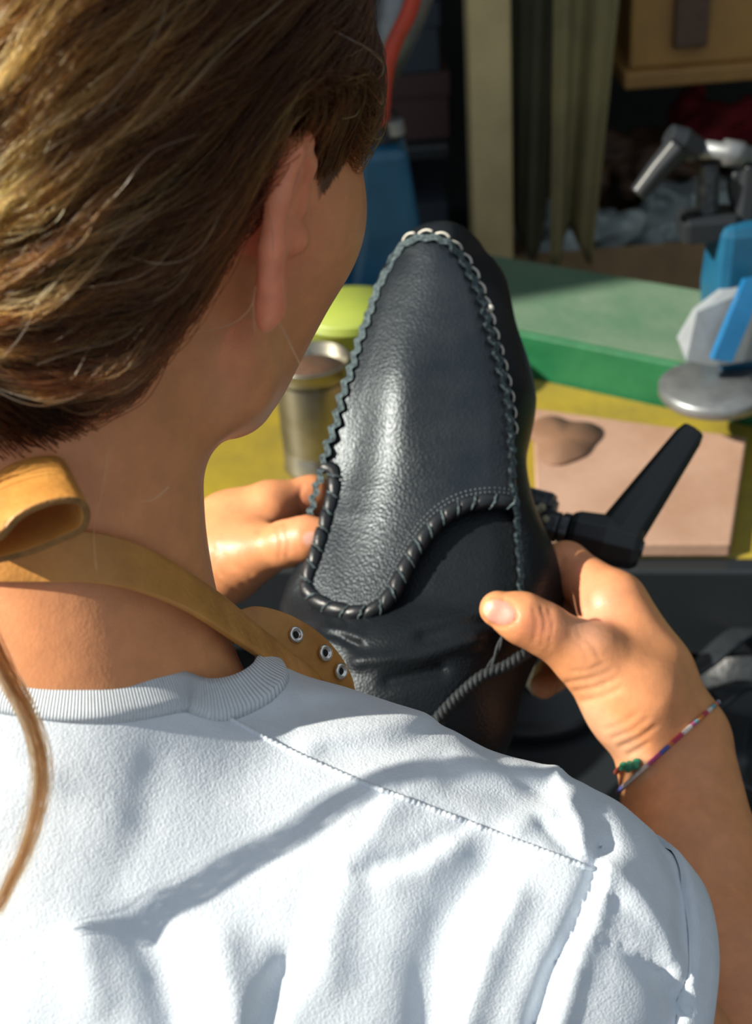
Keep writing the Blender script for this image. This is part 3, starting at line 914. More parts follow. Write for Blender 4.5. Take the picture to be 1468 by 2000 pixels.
# white hand stitches on the outside of the seam
i_toe = int(np.argmin(np.hypot(path[:, 0] - 790, path[:, 1] - 474)))
s0 = arc[i_toe]
spots = np.arange(s0, s0 + 470, 31.0)
for k_, s in enumerate(spots):
    w = np.linspace(0, 1, 9)
    fade = min(1.0, 0.55 + 0.45 * math.exp(-max(0, k_ - 8) / 4.0))
    ss = s + 25 * w
    X = np.stack([np.interp(ss, arc, path[:, 0]), np.interp(ss, arc, path[:, 1])], 1)
    Nn = np.stack([np.interp(ss, arc, nor2[:, 0]), np.interp(ss, arc, nor2[:, 1])], 1)
    X = X + Nn * (7 + 6 * np.sin(w * np.pi * 0.85))[:, None]
    pts = on_shoe(X, 0.0012 + 0.0016 * np.sin(w * np.pi) - 0.0006 * k_ / 10)
    V, F = tube(pts, 0.00072 * fade, 6)
    mesh_obj('stitch', V, F, M_THREAD, SHOE)
kn = Field(); c = on_shoe(np.array([[957, 601]]), 0.003)[0]
for q in rng.normal(0, 0.0009, (7, 3)): kn.ball(c + q, 0.0013, 0.0006)
v, f = mesh_field(kn, c - 0.006, c + 0.006, 0.0004)
mesh_obj('thread_knot', v, f, M_THREAD, SHOE)

# rolled collar whipped with flat lace
rp2 = spline(np.array(ROLL_, float), 260)
rarc = np.r_[0, np.cumsum(np.linalg.norm(np.diff(rp2, axis=0), axis=1))]
r3 = on_shoe(rp2, 0.0018)
V, F = tube(r3, 0.0030, 10)
mesh_obj('collar_roll', V, F, M_ROLL, SHOE)
step = 35.0
for k_ in range(int(rarc[-1] / step)):
    s = (k_ + 0.5) * step + rng.uniform(-2, 2)
    half = 15.5 + rng.uniform(-1, 1)
    ss = np.linspace(s - half, s + half, 9)
    P = np.stack([np.interp(ss, rarc, r3[:, j]) for j in range(3)], 1)
    T, N_, B_ = frames(P)
    prof = 0.0033 + 0.0011 * np.sin(np.linspace(0.25, 1, 9) * np.pi * 0.93)
    a = np.linspace(0, 2 * np.pi, 12, endpoint=False)
    skew = 0.0026 * np.cos(a + 0.5)
    V = (P[:, None] + prof[:, None, None] * (np.cos(a)[None, :, None] * N_[:, None] + np.sin(a)[None, :, None] * B_[:, None]) + skew[None, :, None] * T[:, None]).reshape(-1, 3)
    F = [(i * 12 + j, i * 12 + (j + 1) % 12, (i + 1) * 12 + (j + 1) % 12, (i + 1) * 12 + j) for i in range(8) for j in range(12)] + [tuple(range(12))[::-1], tuple(96 + j for j in range(12))]
    lw = mesh_obj('lace_wrap', V, F, M_ROLL, SHOE)
    # frayed raw edge of this wrap, towards the viewer
    ang = np.arctan2((B_[7] @ np.array([0, 0, -1.0])), (N_[7] @ np.array([0, 0, -1.0])))
    aa = ang + np.linspace(-1.25, 1.25, 9)
    E = P[8] + (prof[8] + 0.0005) * (np.cos(aa)[:, None] * N_[8] + np.sin(aa)[:, None] * B_[8]) + (0.0026 * np.cos(aa + 0.5))[:, None] * T[8]
    tk = 0.00055 * (0.35 + np.sin(np.linspace(0.1, 3.0, 9)))
    V, F = tube(E + rng.normal(0, 0.00022, E.shape), tk, 5)
    mesh_obj('lace_edge', V, F, M_RAW, lw)
# two rows of machine stitches inside the collar
tn = nrm(np.gradient(rp2, axis=0)); inn = np.stack([tn[:, 1], -tn[:, 0]], 1)
dash = []
for off in (17.0, 25.0):
    for s in np.arange(60, rarc[-1] - 8, 8.2):
        p = np.array([np.interp(s + e, rarc, rp2[:, 0]) for e in (-2.6, 2.6)]), np.array([np.interp(s + e, rarc, rp2[:, 1]) for e in (-2.6, 2.6)])
        nn = np.array([np.interp(s, rarc, inn[:, 0]), np.interp(s, rarc, inn[:, 1])])
        X = np.stack(p, 1) + nn * off
        X[1] += nn * 1.5
        q = on_shoe(X, 0.0014)
        dash.append(tube(np.stack([q[0], (q[0] + q[1]) / 2 + np.array([0, 0, -0.0005]), q[1]]), [0.00045, 0.0007, 0.00045], 5))
V, F = joined(dash)
tag(mesh_obj('machine_stitching', V, F, M_BTHREAD, SHOE), kind='stuff')
M_LACE = material('dark_lace', (0.014, 0.021, 0.024), 0.7, var=(0.007, 0.010, 0.012), var_scale=500, bump=[('noise', 900, 0.6, 0.0008)])
# braided lace hanging from the side and a thin thong
def cord(name, pts, r, twist, parent, mat, n=160, strands=3):
    P = spline(np.array([cp(*q) for q in pts]), n)
    T, N_, B_ = frames(P)
    L = np.r_[0, np.cumsum(np.linalg.norm(np.diff(P, axis=0), axis=1))]
    ps = []
    for k in range(strands):
        a = L / twist * 2 * np.pi + k * 2 * np.pi / strands
        ps.append(tube(P + r * 0.55 * (np.cos(a)[:, None] * N_ + np.sin(a)[:, None] * B_), r * 0.62, 7))
    V, F = joined(ps)
    return mesh_obj(name, V, F, mat, parent)
cord('braided_lace', [(1050, 1262, .664), (1020, 1280, .652), (985, 1302, .648), (945, 1318, .646), (905, 1350, .644), (870, 1385, .640), (840, 1420, .636)], 0.0026, 0.009, SHOE, M_LACE)
cord('thin_thong', [(985, 1225, .650), (978, 1250, .648), (966, 1282, .648), (950, 1312, .648)], 0.0012, 0.02, SHOE, M_LACE, 60, 2)
OBJ_SCALE = 1.0
# ------------------------------------------------------------------ hair
M_HAIR = bpy.data.materials.new('hair'); M_HAIR.use_nodes = True
nt = M_HAIR.node_tree; nt.nodes.clear()
ho = nt.nodes.new('ShaderNodeOutputMaterial'); hb = nt.nodes.new('ShaderNodeBsdfHairPrincipled')
ha = nt.nodes.new('ShaderNodeAttribute'); ha.attribute_name = 'col'
hb.parametrization = 'COLOR'
hb.inputs['Roughness'].default_value = 0.22; hb.inputs['Radial Roughness'].default_value = 0.45; hb.inputs['Random Roughness'].default_value = 0.2; hb.inputs['IOR'].default_value = 1.30
nt.links.new(ha.outputs['Color'], hb.inputs['Color']); nt.links.new(hb.outputs[0], ho.inputs['Surface'])

HRAD = np.array([0.073, 0.094, 0.086]); HCEN = np.array([0, -0.010, 0.042])
TIE = np.array([0.0, -0.112, -0.040])
def head_pts(L):
    return HC + L @ H_AX
def strands(roots, npt, clump_c, clump_amt, seed):
    g = np.random.default_rng(seed)
    n = len(roots)
    e0 = nrm((roots - HCEN) / HRAD)
    eT = nrm((TIE - HCEN) / HRAD)
    dot = np.clip(e0 @ eT, -0.999, 0.999); om = np.arccos(dot)
    t = np.linspace(0, 1, npt)
    a = np.sin((1 - t)[None] * om[:, None]) / np.sin(om)[:, None]
    b = np.sin(t[None] * om[:, None]) / np.sin(om)[:, None]
    e = a[..., None] * e0[:, None] + b[..., None] * eT
    lay = g.random(n) ** 0.8
    bulge = np.sin(np.pi * np.clip(t, 0, 1)) ** 0.8
    ff = (1 - 0.55 * sstep(0.0, 0.06, roots[:, 1]))[:, None]
    h = 0.001 + ff * (0.004 + 0.011 * lay[:, None]) * sstep(0, 0.12, t)[None] + 0.006 * ff * bulge[None] * lay[:, None]
    L = HCEN + e * (HRAD + h[..., None])
    # temple hair is swept over the top of the ear and tucked behind it
    fl, ul = L[..., 1], L[..., 2]
    over = sstep(-0.034, -0.020, fl) * sstep(0.050, 0.022, fl) * (roots[:, 1] > 0.0)[:, None] * sstep(0.0, 0.15, t)[None]
    line = 0.044 + 0.010 * lay[:, None] + 0.25 * np.maximum(fl, 0)
    L[..., 2] = np.where(ul < line, ul + (line - ul) * over, ul)
    # behind the ear it hangs in a slack loop below the straight line to the tie
    front = sstep(-0.07, 0.03, roots[:, 1]) * sstep(0.11, 0.02, roots[:, 2]) + 0.40 * sstep(0.12, 0.03, roots[:, 2])
    sag = SAG * np.clip(front, 0, 1.2)[:, None] * (np.sin(np.pi * t ** 1.1) ** 1.2)[None] * sstep(-0.012, -0.050, L[..., 1])
    L[..., 2] -= sag
    L[..., 1] -= 0.25 * sag
    L[..., 0] += np.sign(L[..., 0]) * 0.15 * sag
    return L, lay, t

SAG = 0.026
def make_hair(n, seed, npt):
    g = np.random.default_rng(seed)
    d = nrm(g.normal(size=(int(n * 2.6), 3)))
    R = HCEN + d * HRAD
    R = R[hair_mask(R) > g.exponential(0.003, len(R))][:n]
    nc = 900
    C = R[g.choice(len(R), nc, replace=False)]
    ci = np.concatenate([np.argmin(((R[i:i + 2000, None] - C[None]) ** 2).sum(-1), 1) for i in range(0, len(R), 2000)])
    L, lay, t = strands(R, npt, None, 0, seed)
    LC, clay, _ = strands(C, npt, None, 0, seed + 1)
    amt = (0.88 * sstep(0.05, 0.6, t))[None] * (g.uniform(0.55, 1.1, len(R)) * (1 - 0.8 * sstep(0.0, 0.03, R[:, 1]) * sstep(0.06, 0.03, R[:, 2])))[:, None]
    L = L * (1 - amt[..., None]) + LC[ci] * amt[..., None]
    # frizz: slow waves per clump, finer ones per strand
    for sc, k, per in ((0.0032, 1.6, ci), (0.0016, 4.0, None)):
        pA = g.random((nc, 3)) * 6.3 if per is not None else g.random((len(R), 3)) * 6.3
        if per is not None: pA = pA[per]
        w = np.sin(t[None, :, None] * 6.3 * k + pA[:, None]) * sc * sstep(0, 0.3, t)[None, :, None] * sstep(1.0, 0.8, t)[None, :, None]
        L = L + w
    # colour: dark roots, gold streaks by clump, more towards the back and the ends
    gold = g.random(nc) ** 1.15
    back = sstep(0.05, -0.07, C[:, 1]) * 0.75 + 0.25
    side = sstep(0.02, 0.07, C[:, 1]) * 0.0
    streak = np.clip((gold * back)[ci] + g.normal(0, 0.16, len(R)), 0, 1)
    nape = sstep(-0.015, -0.035, R[:, 2])  # nape strands lose their gold, shade put into the colour
    mix = np.clip(streak[:, None] * (0.32 + 1.25 * t[None] ** 0.8) - 0.08, 0, 1) * (1 - 0.85 * nape[:, None])
    mix = 0.25 * mix + 0.75 * sstep(0.22, 0.62, mix)
    dark = np.array([0.026, 0.0085, 0.0036]); gd = np.array([0.96, 0.40, 0.090])  # real streaks, gold lightened for sun highlights and dark deepened for shade
    colr = dark * (1 - mix[..., None]) + gd * mix[..., None]
    return L, colr, t

def curves_obj(name, pts, colr, rad, parent, mat):
    n, k = pts.shape[:2]
    hc = bpy.data.hair_curves.new(name)
    hc.add_curves([k] * n)
    P = to_world(pts.reshape(-1, 3)) - world_loc(parent)
    hc.points.foreach_set('position', P.astype(np.float32).ravel())
    hc.points.foreach_set('radius', rad.astype(np.float32).ravel())
    a = hc.attributes.new('col', 'FLOAT_COLOR', 'POINT')
    c = np.ones((n * k, 4), np.float32); c[:, :3] = colr.reshape(-1, 3)
    a.data.foreach_set('color', c.ravel())
    hc.materials.append(mat)
    o = bpy.data.objects.new(name, hc); COL.objects.link(o); o.parent = parent
    return o

L, colr, t = make_hair(NHAIR, 5, 22)
rad = np.broadcast_to(0.00011 * (1 - 0.25 * t)[None], L.shape[:2])
hair = curves_obj('hair', head_pts(L.reshape(-1, 3)).reshape(L.shape), colr, rad * HAIRW, PERSON, M_HAIR)

# loose single hairs standing off the head, and over ear and neck
g = np.random.default_rng(77)
fl = []
flc = []
for k in range(320):
    i = g.integers(0, len(L))
    q = head_pts(L[i]); a0 = g.integers(2, 12)
    q = q[a0:a0 + g.integers(6, 10)]
    q = spline(q, 10)
    w = np.linspace(0, 1, 10)[:, None]
    off = nrm(q.mean(0) - HC) * g.uniform(0.002, 0.012) + g.normal(0, 0.004, 3)
    q = q + off * np.sin(w * 2.2) + g.normal(0, 0.006, 3) * w ** 2
    fl.append(q); flc.append(np.tile(np.array([0.80, 0.52, 0.24]) * g.uniform(0.35, 1.1), (10, 1)))
LOOSE = [[(500, 560, .424), (490, 600, .420), (455, 632, .418), (400, 648, .418), (370, 655, .420)], [(470, 300, .425), (505, 380, .420), (528, 430, .414), (533, 490, .414)], [(170, 900, .425), (190, 980, .418), (183, 1050, .416), (187, 1110, .414)],
         [(215, 870, .425), (200, 960, .420), (184, 1040, .418), (190, 1120, .418)], [(300, 680, .425), (310, 705, .42), (335, 745, .42)], [(495, 585, .42), (496, 620, .42), (498, 650, .42)], [(330, 950, .425), (300, 975, .424), (270, 980, .424)],
          [(260, 420, .39), (330, 470, .39), (350, 380, .392), (380, 290, .398)], [(545, 630, .42), (570, 680, .43), (590, 720, .445)]]
for l in LOOSE:
    fl.append(spline(np.array([cp(*q) for q in l]), 10)); flc.append(np.tile([0.62, 0.42, 0.22], (10, 1)))
fl = np.array(fl)
rad = np.broadcast_to(np.linspace(0.00026, 0.00013, 10)[None], fl.shape[:2])
curves_obj('loose_hairs', fl, np.array(flc), rad, hair, M_HAIR)
# the tied tail and the lock that falls over the shirt
def lock(name, pts, n, r0, r1, seed, gold=0.5):
    g = np.random.default_rng(seed)
    P = spline(np.array([cp(*q) for q in pts]), 26)
    w = np.linspace(0, 1, 26)
    rr = r0 + (r1 - r0) * w
    off = g.normal(0, 0.5, (n, 1, 3)) * rr[None, :, None] + 0.25 * rr[None, :, None] * np.sin(w[None, :, None] * 9 + g.random((n, 1, 3)) * 6.3)
    S = P[None] + off
    m = np.clip(g.random(n) * gold * 2, 0, 1)[:, None, None] * (0.4 + 0.6 * w[None, :, None])
    c = np.array([0.03, 0.014, 0.007]) * (1 - m) + np.array([0.42, 0.19, 0.07]) * m
    return curves_obj(name, S, np.broadcast_to(c, S.shape), np.broadcast_to(np.linspace(0.00014, 0.00007, 26)[None], S.shape[:2]), hair, M_HAIR)
lock('tied_tail', [(-120, 700, .410), (-230, 780, .415), (-360, 900, .440), (-450, 1080, .480), (-480, 1350, .500), (-470, 1600, .500)], 4200, 0.016, 0.022, 3, 0.55)
lock('falling_lock', [(-150, 1000, .385), (-60, 1180, .392), (5, 1310, .396), (52, 1400, .400), (78, 1490, .402), (74, 1570, .404), (48, 1660, .404), (15, 1730, .405), (-8, 1780, .406)], 130, 0.0035, 0.0022, 4, 0.35)
# short nape hair, shade painted into its dark colour, swept towards the tie
g = np.random.default_rng(9)
NP = [(-240, 700), (-120, 900), (60, 890), (170, 860), (250, 790), (310, 715), (230, 690), (60, 690)]
rx_, ry_ = g.uniform(-240, 310, 9000), 690 + 215 * g.random(9000) ** 1.7
ok_ = in_poly(rx_, ry_, NP)
rx_, ry_ = rx_[ok_][:3200], ry_[ok_][:3200]
zz = np.linspace(0.40, 0.52, 60)
G_ = np.stack([(rx_[:, None] - 734) * zz / FPX, (ry_[:, None] - 1000) * zz / FPX, np.broadcast_to(zz, (len(rx_), 60))], -1)
dv = body.eval(G_.reshape(-1, 3)).reshape(len(rx_), 60)
k_ = np.argmax(dv < 0, 1); hit = dv[np.arange(len(rx_)), k_] < 0
root = G_[np.arange(len(rx_)), k_][hit]
w = np.linspace(0, 1, 12)[None, :, None]
tie_ = head_pts(TIE[None])[0]
tgt = tie_ + g.normal(0, 0.008, (len(root), 3)) + np.array([0, -0.006, -0.002])
S = root[:, None] * (1 - w) + tgt[:, None] * w
S[..., 2] -= (0.002 + 0.016 * g.random((len(root), 1)) * np.sin(np.pi * w[..., 0]))
S += 0.0015 * np.sin(w * 7 + g.random((len(root), 1, 3)) * 6.3)
c_ = np.array([0.016, 0.007, 0.0035]) * g.uniform(0.6, 1.6, (len(root), 1, 1))
curves_obj('nape_hair', S, np.broadcast_to(c_, S.shape), np.broadcast_to(np.linspace(0.00018, 0.00014, 12)[None], S.shape[:2]), hair, M_HAIR)
# ------------------------------------------------------------------ leather apron strap round the neck
M_TAN = material('tan_leather', (0.5500, 0.2585, 0.0605), 0.42, spec=0.45, var=(0.4180, 0.1815, 0.0385), var_scale=45, bump=[('voronoi', 500, 0.15, 0.0008), ('noise', 140, 0.3, 0.0016)], rough_var=0.05)
M_SUEDE = material('raw_tan_edge', (0.30, 0.15, 0.05), 0.9, spec=0.2, var=(0.20, 0.10, 0.035), var_scale=300, bump=[('noise', 900, 0.7, 0.001)])
M_STEEL = material('nickel', (0.72, 0.71, 0.68), 0.28, metal=1.0, bump=[('noise', 200, 0.1, 0.001)])
M_HOLE = material('dark_hole', (0.01, 0.01, 0.01), 0.9)
STRAP = empty('apron_strap', to_world(cp(620, 1330, 0.56)), 'tan leather neck strap with a loop and nickel rivets round the neck of the person', 'strap')
up_e = [(-260, 1010, .462), (-60, 1020, .436), (80, 1026, .432), (160, 1034, .433), (235, 1052, .438), (300, 1080, .447), (370, 1122, .462), (430, 1163, .482), (500, 1222, .510), (575, 1282, .545), (640, 1340, .580)]
lo_e = [(-260, 1110, .462), (-60, 1130, .436), (80, 1136, .430), (160, 1137, .430), (235, 1146, .434), (310, 1168, .442), (380, 1200, .456), (450, 1246, .478), (525, 1296, .508), (600, 1352, .545), (660, 1400, .580)]
def edge(l, n=90):
    return np.stack([cp(*q) for q in spline(np.array(l, float), n)])
A, B = edge(up_e), edge(lo_e)
def lift(P, off):
    d = body.eval(P)
    g_ = body.grad(P)
    return P - np.minimum(d - off, 0)[:, None] * g_
for _ in range(3):
    A, B = lift(A, 0.0022), lift(B, 0.0022)
    A = (A + np.vstack([A[:1], A[:-1]]) + np.vstack([A[1:], A[-1:]])) / 3
    B = (B + np.vstack([B[:1], B[:-1]]) + np.vstack([B[1:], B[-1:]])) / 3
V, F = ribbon(A, B, 0.0026)
add_bevel(mesh_obj('neck_band', V, F, M_TAN, STRAP, smooth=True), 0.0006)
# the loop at the nape: the band turned back on itself
lf = np.array([(-60, 1088, .398), (0, 1050, .397), (35, 1013, .396), (75, 990, .396), (122, 978, .397), (156, 981, .399), (170, 1005, .402), (160, 1034, .405), (122, 1053, .406), (64, 1077, .406), (0, 1094, .406), (-60, 1104, .408)], float)
lb = lf.copy(); lb[:, 0] -= 42; lb[:, 1] -= 82; lb[:, 2] += 0.022
lb[6:, 0] += np.linspace(0, 10, 6); 
V, F = ribbon(edge(lf), edge(lb), 0.0026)
nK = 12
fm = np.zeros(len(F), int)
for i in range(89):
    fm[i * nK + 5] = 1; fm[i * nK + 11] = 1
add_bevel(mesh_obj('loop', V, F, [M_TAN, M_SUEDE], STRAP, fmat=fm), 0.0006)
# riveted end piece over the chest
ru = [(455, 1196, .555), (500, 1185, .560), (560, 1200, .566), (615, 1232, .572), (655, 1272, .577), (682, 1318, .582), (694, 1370, .586)]
rl = [(440, 1262, .550), (480, 1252, .553), (535, 1268, .558), (580, 1292, .563), (618, 1322, .568), (645, 1360, .573), (655, 1400, .578)]
A, B = edge(ru, 60), edge(rl, 60)
V, F = ribbon(A, B, 0.0032)
add_bevel(mesh_obj('riveted_end', V, F, M_TAN, STRAP), 0.0008)
for (px, py, z) in ((574, 1241, .5645), (631, 1276, .5715), (661, 1311, .5765)):
    i = int(np.argmin([np.hypot(*(np.array(pxy(q)) - (px, py))) for q in (A + B) / 2]))
    T = nrm(A[min(i + 1, 59)] - A[i - 1]); nn = nrm(np.cross(T, B[i] - A[i]))
    if nn[2] > 0: nn = -nn
    c = (A[i] + B[i]) / 2 * 0 + cp(px, py, ((A[i] + B[i]) / 2)[2]) + nn * 0.0012
    V, F = lathe([(0.0036, 0.0), (0.0037, 0.0006), (0.0033, 0.0013), (0.0026, 0.0016), (0.0020, 0.0013), (0.0016, 0.0004)], c, nn, 24)
    rv = mesh_obj('rivet', V, F, M_STEEL, STRAP)
    V, F = lathe([(0.0013, 0.0003), (0.0013, 0.0007), (0.0009, 0.0008)], c, nn, 12)
    mesh_obj('rivet_hole', V, F, M_HOLE, rv)

# ------------------------------------------------------------------ bracelet
M_CORD = material('braided_cord', attr=True, rough=0.75, var=0.7, var_scale=1500, bump=[('noise', 1800, 0.7, 0.0006)])
BR = empty('bracelet', to_world(cp(1300, 1470, 0.75)), 'thin multicoloured thread bracelet with a green knot on the wrist', 'bracelet')
c0 = cp(1325, 1440, .744)
d1 = nrm(cp(1398, 1372, .744) - cp(1252, 1502, .744)); d2 = nrm(np.array([0.15, 0.22, 0.95]))
d2 = nrm(d2 - d1 * (d1 @ d2))
aa = np.linspace(0, 2 * np.pi, 140, endpoint=False)
ringb = c0 + 0.033 * (np.cos(aa)[:, None] * d1 + np.sin(aa)[:, None] * d2)
for _ in range(5):
    dd = body.eval(ringb) - 0.0010
    g_ = body.grad(ringb); pn = nrm(np.cross(d1, d2)); g_ = nrm(g_ - (g_ @ pn)[:, None] * pn)
    ringb = ringb - dd[:, None] * g_
V, F = tube(ringb, 0.00125, 8, closed=True)
pal = np.array([(0.75, 0.66, 0.60), (0.55, 0.05, 0.10), (0.10, 0.12, 0.40), (0.65, 0.22, 0.05), (0.55, 0.10, 0.25), (0.15, 0.38, 0.45), (0.8, 0.72, 0.66)])
ci = (np.arange(140) // 4 * 5 + np.arange(140) // 11) % 7
mesh_obj('cord', V, F, M_CORD, BR, colors=np.repeat(pal[ci], 8, 0))
kb = Field()
kc = body.project(np.array([cp(1266, 1456, .722), cp(1261, 1469, .722), cp(1257, 1482, .723), cp(1253, 1497, .725), cp(1252, 1510, .728)]), 0.002)
for q, r in zip(kc[:3], (0.0024, 0.0028, 0.0022)):
    for e in rng.normal(0, 0.0010, (4, 3)): kb.ball(q + e, r * 0.75, 0.0006)
v, f = mesh_field(kb, kc.min(0) - 0.008, kc.max(0) + 0.008, 0.0005)
mesh_obj('knot', v, f, M_CORD, BR, colors=np.tile([0.04, 0.30, 0.17], (len(v), 1)))
V, F = tube(spline(kc[2:], 20), 0.0014, 8)
mesh_obj('cord_tail', V, F, M_CORD, BR, colors=np.tile([0.50, 0.10, 0.06], (len(V), 1)))

# ------------------------------------------------------------------ workshop shell and bench
def on_plane(px, py, h):
    d = np.array([(px - 734) / FPX, (py - 1000) / FPX, 1.0]) @ BASIS
    t = (h - CAM[2]) / d[2]
    return CAM + d * t
def at(px, py, depth):
    return wp(px, py, depth)
def on_y(px, py, Y):
    d = np.array([(px - 734) / FPX, (py - 1000) / FPX, 1.0]) @ BASIS
    return CAM + d * (Y - CAM[1]) / d[1]
def wbox(name, x0, x1, y0, y1, z0, z1, mat, parent=None, bev=0.004):
    V, F = box_v(x0, x1, y0, y1, z0, z1)
    o = mesh_obj(name, V, F, mat, parent, smooth=False, cam=False)
    return add_bevel(o, bev) if bev else o
def woriented(name, c, ax, half, mat, parent=None, bev=0.003):
    V, F = obox(c, ax, half)
    o = mesh_obj(name, V, F, mat, parent, smooth=False, cam=False)
    return add_bevel(o, bev) if bev else o

M_WALL = material('dark_plaster', (0.020, 0.026, 0.030), 0.9, var=(0.035, 0.035, 0.034), var_scale=3, bump=[('noise', 30, 0.3, 0.01)])
M_FLOOR = material('concrete', (0.055, 0.055, 0.052), 0.85, var=(0.035, 0.034, 0.032), var_scale=6, bump=[('noise', 60, 0.3, 0.004)])
M_CEIL = material('ceiling_paint', (0.10, 0.10, 0.09), 0.9, var=(0.08, 0.08, 0.075), var_scale=4)
M_YELLOW = material('worn_yellow_paint', (0.2916, 0.2160, 0.0173), 0.55, var=(0.2052, 0.1566, 0.0216), var_scale=14, bump=[('noise', 90, 0.25, 0.002)])
M_GREEN = material('worn_green_paint', (0.0031, 0.0897, 0.0312), 0.5, var=(0.0094, 0.1170, 0.0429), var_scale=18, bump=[('noise', 90, 0.25, 0.002)])
M_DUSTY = material('dusty_green_top', (0.0638, 0.1403, 0.0808), 0.8, var=(0.1105, 0.1700, 0.1148), var_scale=12, bump=[('noise', 90, 0.3, 0.002)])
M_BLUE = material('blue_enamel', (0.0051, 0.0638, 0.1318), 0.38, var=(0.0085, 0.0850, 0.1615), var_scale=20, bump=[('noise', 70, 0.15, 0.002)])
M_BLUE2 = material('bright_blue_enamel', (0.0060, 0.1020, 0.2520), 0.38, var=(0.0120, 0.1320, 0.3000), var_scale=20)
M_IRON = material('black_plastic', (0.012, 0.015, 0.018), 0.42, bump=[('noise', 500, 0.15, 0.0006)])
M_STEELD = material('dull_steel', (0.12, 0.13, 0.14), 0.45, metal=0.8, var=(0.05, 0.055, 0.06), var_scale=120, bump=[('noise', 300, 0.3, 0.001)])
M_GALV = material('grey_metal', (0.2310, 0.2475, 0.2530), 0.40, metal=0.6, var=(0.1650, 0.1760, 0.1815), var_scale=50)
M_POST = material('pale_timber', (0.5734, 0.4553, 0.2276), 0.7, var=(0.4723, 0.3709, 0.1855), var_scale=16, bump=[('noise', 60, 0.3, 0.002)])
M_WOOD = material('orange_timber', (0.3685, 0.1979, 0.0478), 0.6, var=(0.2730, 0.1433, 0.0410), var_scale=9, bump=[('noise', 60, 0.3, 0.002)])
M_CARD = material('cardboard', (0.2880, 0.1890, 0.0990), 0.85, var=(0.2160, 0.1440, 0.0720), var_scale=20)
M_PINK = material('veg_tan_leather', (0.3744, 0.2376, 0.1728), 0.7, var=(0.2880, 0.1692, 0.1116), var_scale=9, bump=[('noise', 200, 0.3, 0.001)])
M_RED = material('red_rubber', (0.4680, 0.0455, 0.0195), 0.5, var=(0.3640, 0.0390, 0.0195), var_scale=30)
M_REDC = material('dark_red_cloth', (0.2340, 0.0108, 0.0180), 0.9, var=(0.1620, 0.0090, 0.0144), var_scale=20)
M_PLAS = material('grey_plastic_film', (0.4368, 0.5148, 0.5148), 0.35, var=(0.1872, 0.2340, 0.2340), var_scale=18, bump=[('noise', 40, 0.6, 0.01)])
M_KHAKI = material('khaki_canvas', (0.2363, 0.1984, 0.0850), 0.9, var=(0.1418, 0.1229, 0.0567), var_scale=6, bump=[('noise', 600, 0.3, 0.001)])
M_OLIVE = material('olive_canvas', (0.0770, 0.0770, 0.0420), 0.9, var=(0.0490, 0.0490, 0.0280), var_scale=6, bump=[('noise', 600, 0.3, 0.001)])
M_HIDE = material('black_hide', (0.010, 0.013, 0.016), 0.48, var=(0.022, 0.027, 0.032), var_scale=12, bump=[('noise', 40, 0.5, 0.006), ('voronoi', 300, 0.2, 0.001)])
M_CREAM = material('cream_scrap', (0.50, 0.44, 0.26), 0.75, var=(0.40, 0.34, 0.18), var_scale=40)
M_BROWN = material('brown_leather', (0.11, 0.055, 0.030), 0.6, var=(0.07, 0.04, 0.025), var_scale=60, bump=[('noise', 300, 0.3, 0.001)])
M_TIN = material('tinplate', (0.3250, 0.3120, 0.2600), 0.30, metal=0.9, var=(0.2340, 0.2210, 0.1755), var_scale=30)
M_LIME = material('lime_plastic', (0.2940, 0.3500, 0.0595), 0.45, var=(0.2380, 0.3150, 0.0490), var_scale=20)

BENCH = 0.78
tag(wbox('floor', -3.5, 3.0, -2.5, 3.0, -0.05, 0.0, M_FLOOR, bev=0), kind='structure')
tag(wbox('wall_back', -3.5, 3.0, 2.62, 2.72, 0.0, 2.9, M_WALL, bev=0), kind='structure')
tag(wbox('wall_right', 3.0, 3.1, -2.5, 2.72, 0.0, 2.9, M_WALL, bev=0), kind='structure')

tag(wbox('added_shade_wall', -1.75, -1.65, 0.95, 2.62, 0.0, 2.9, M_WALL, bev=0), kind='structure')  # unseen wall added to keep direct sun off the rack

# bench
f0, f1 = on_plane(1000, 1086, BENCH), on_plane(1468, 1086, BENCH)
bx = nrm(f1 - f0); by = np.array([-bx[1], bx[0], 0]); bz = np.array([0, 0, 1.0])
BAX = np.stack([bx, by, bz])
bench = empty('workbench', f0 * [1, 1, 0] + bx * 0.0 + by * 0.3, 'worn yellow workbench top behind the shoe', 'workbench')
g0, g1 = on_plane(1050, 738, BENCH), on_plane(1468, 828, BENCH)
gx = nrm(g1 - g0); gy = np.array([-gx[1], gx[0], 0]); GAX = np.stack([gx, gy, bz])
quad = np.array([f0 - bx * 0.85, f0 + bx * 0.62, g0 + gx * 0.62 - gy * 0.002, g0 - gx * 0.95 - gy * 0.002])
quad[:, 2] = BENCH
V = np.vstack([quad - [0, 0, 0.035], quad])
add_bevel(mesh_obj('bench_top', V, [(3, 2, 1, 0), (4, 5, 6, 7), (0, 1, 5, 4), (1, 2, 6, 5), (2, 3, 7, 6), (3, 0, 4, 7)], M_YELLOW, bench, smooth=False, cam=False), 0.003)
woriented('front_dark_strip', f0 - by * 0.011 - bx * 0.115 - bz * 0.046, BAX, (0.735, 0.010, 0.045), M_IRON, bench)  # black strip added to darken the lit yellow front edge
for c in (f0 - bx * 0.78 + by * 0.05, f0 + bx * 0.50 + by * 0.05, g0 + gx * 0.45 - gy * 0.06, g0 - gx * 0.8 - gy * 0.06):
    woriented('leg', np.array([c[0], c[1], (BENCH - 0.036) / 2]), BAX, (0.028, 0.028, (BENCH - 0.036) / 2), M_IRON, bench)
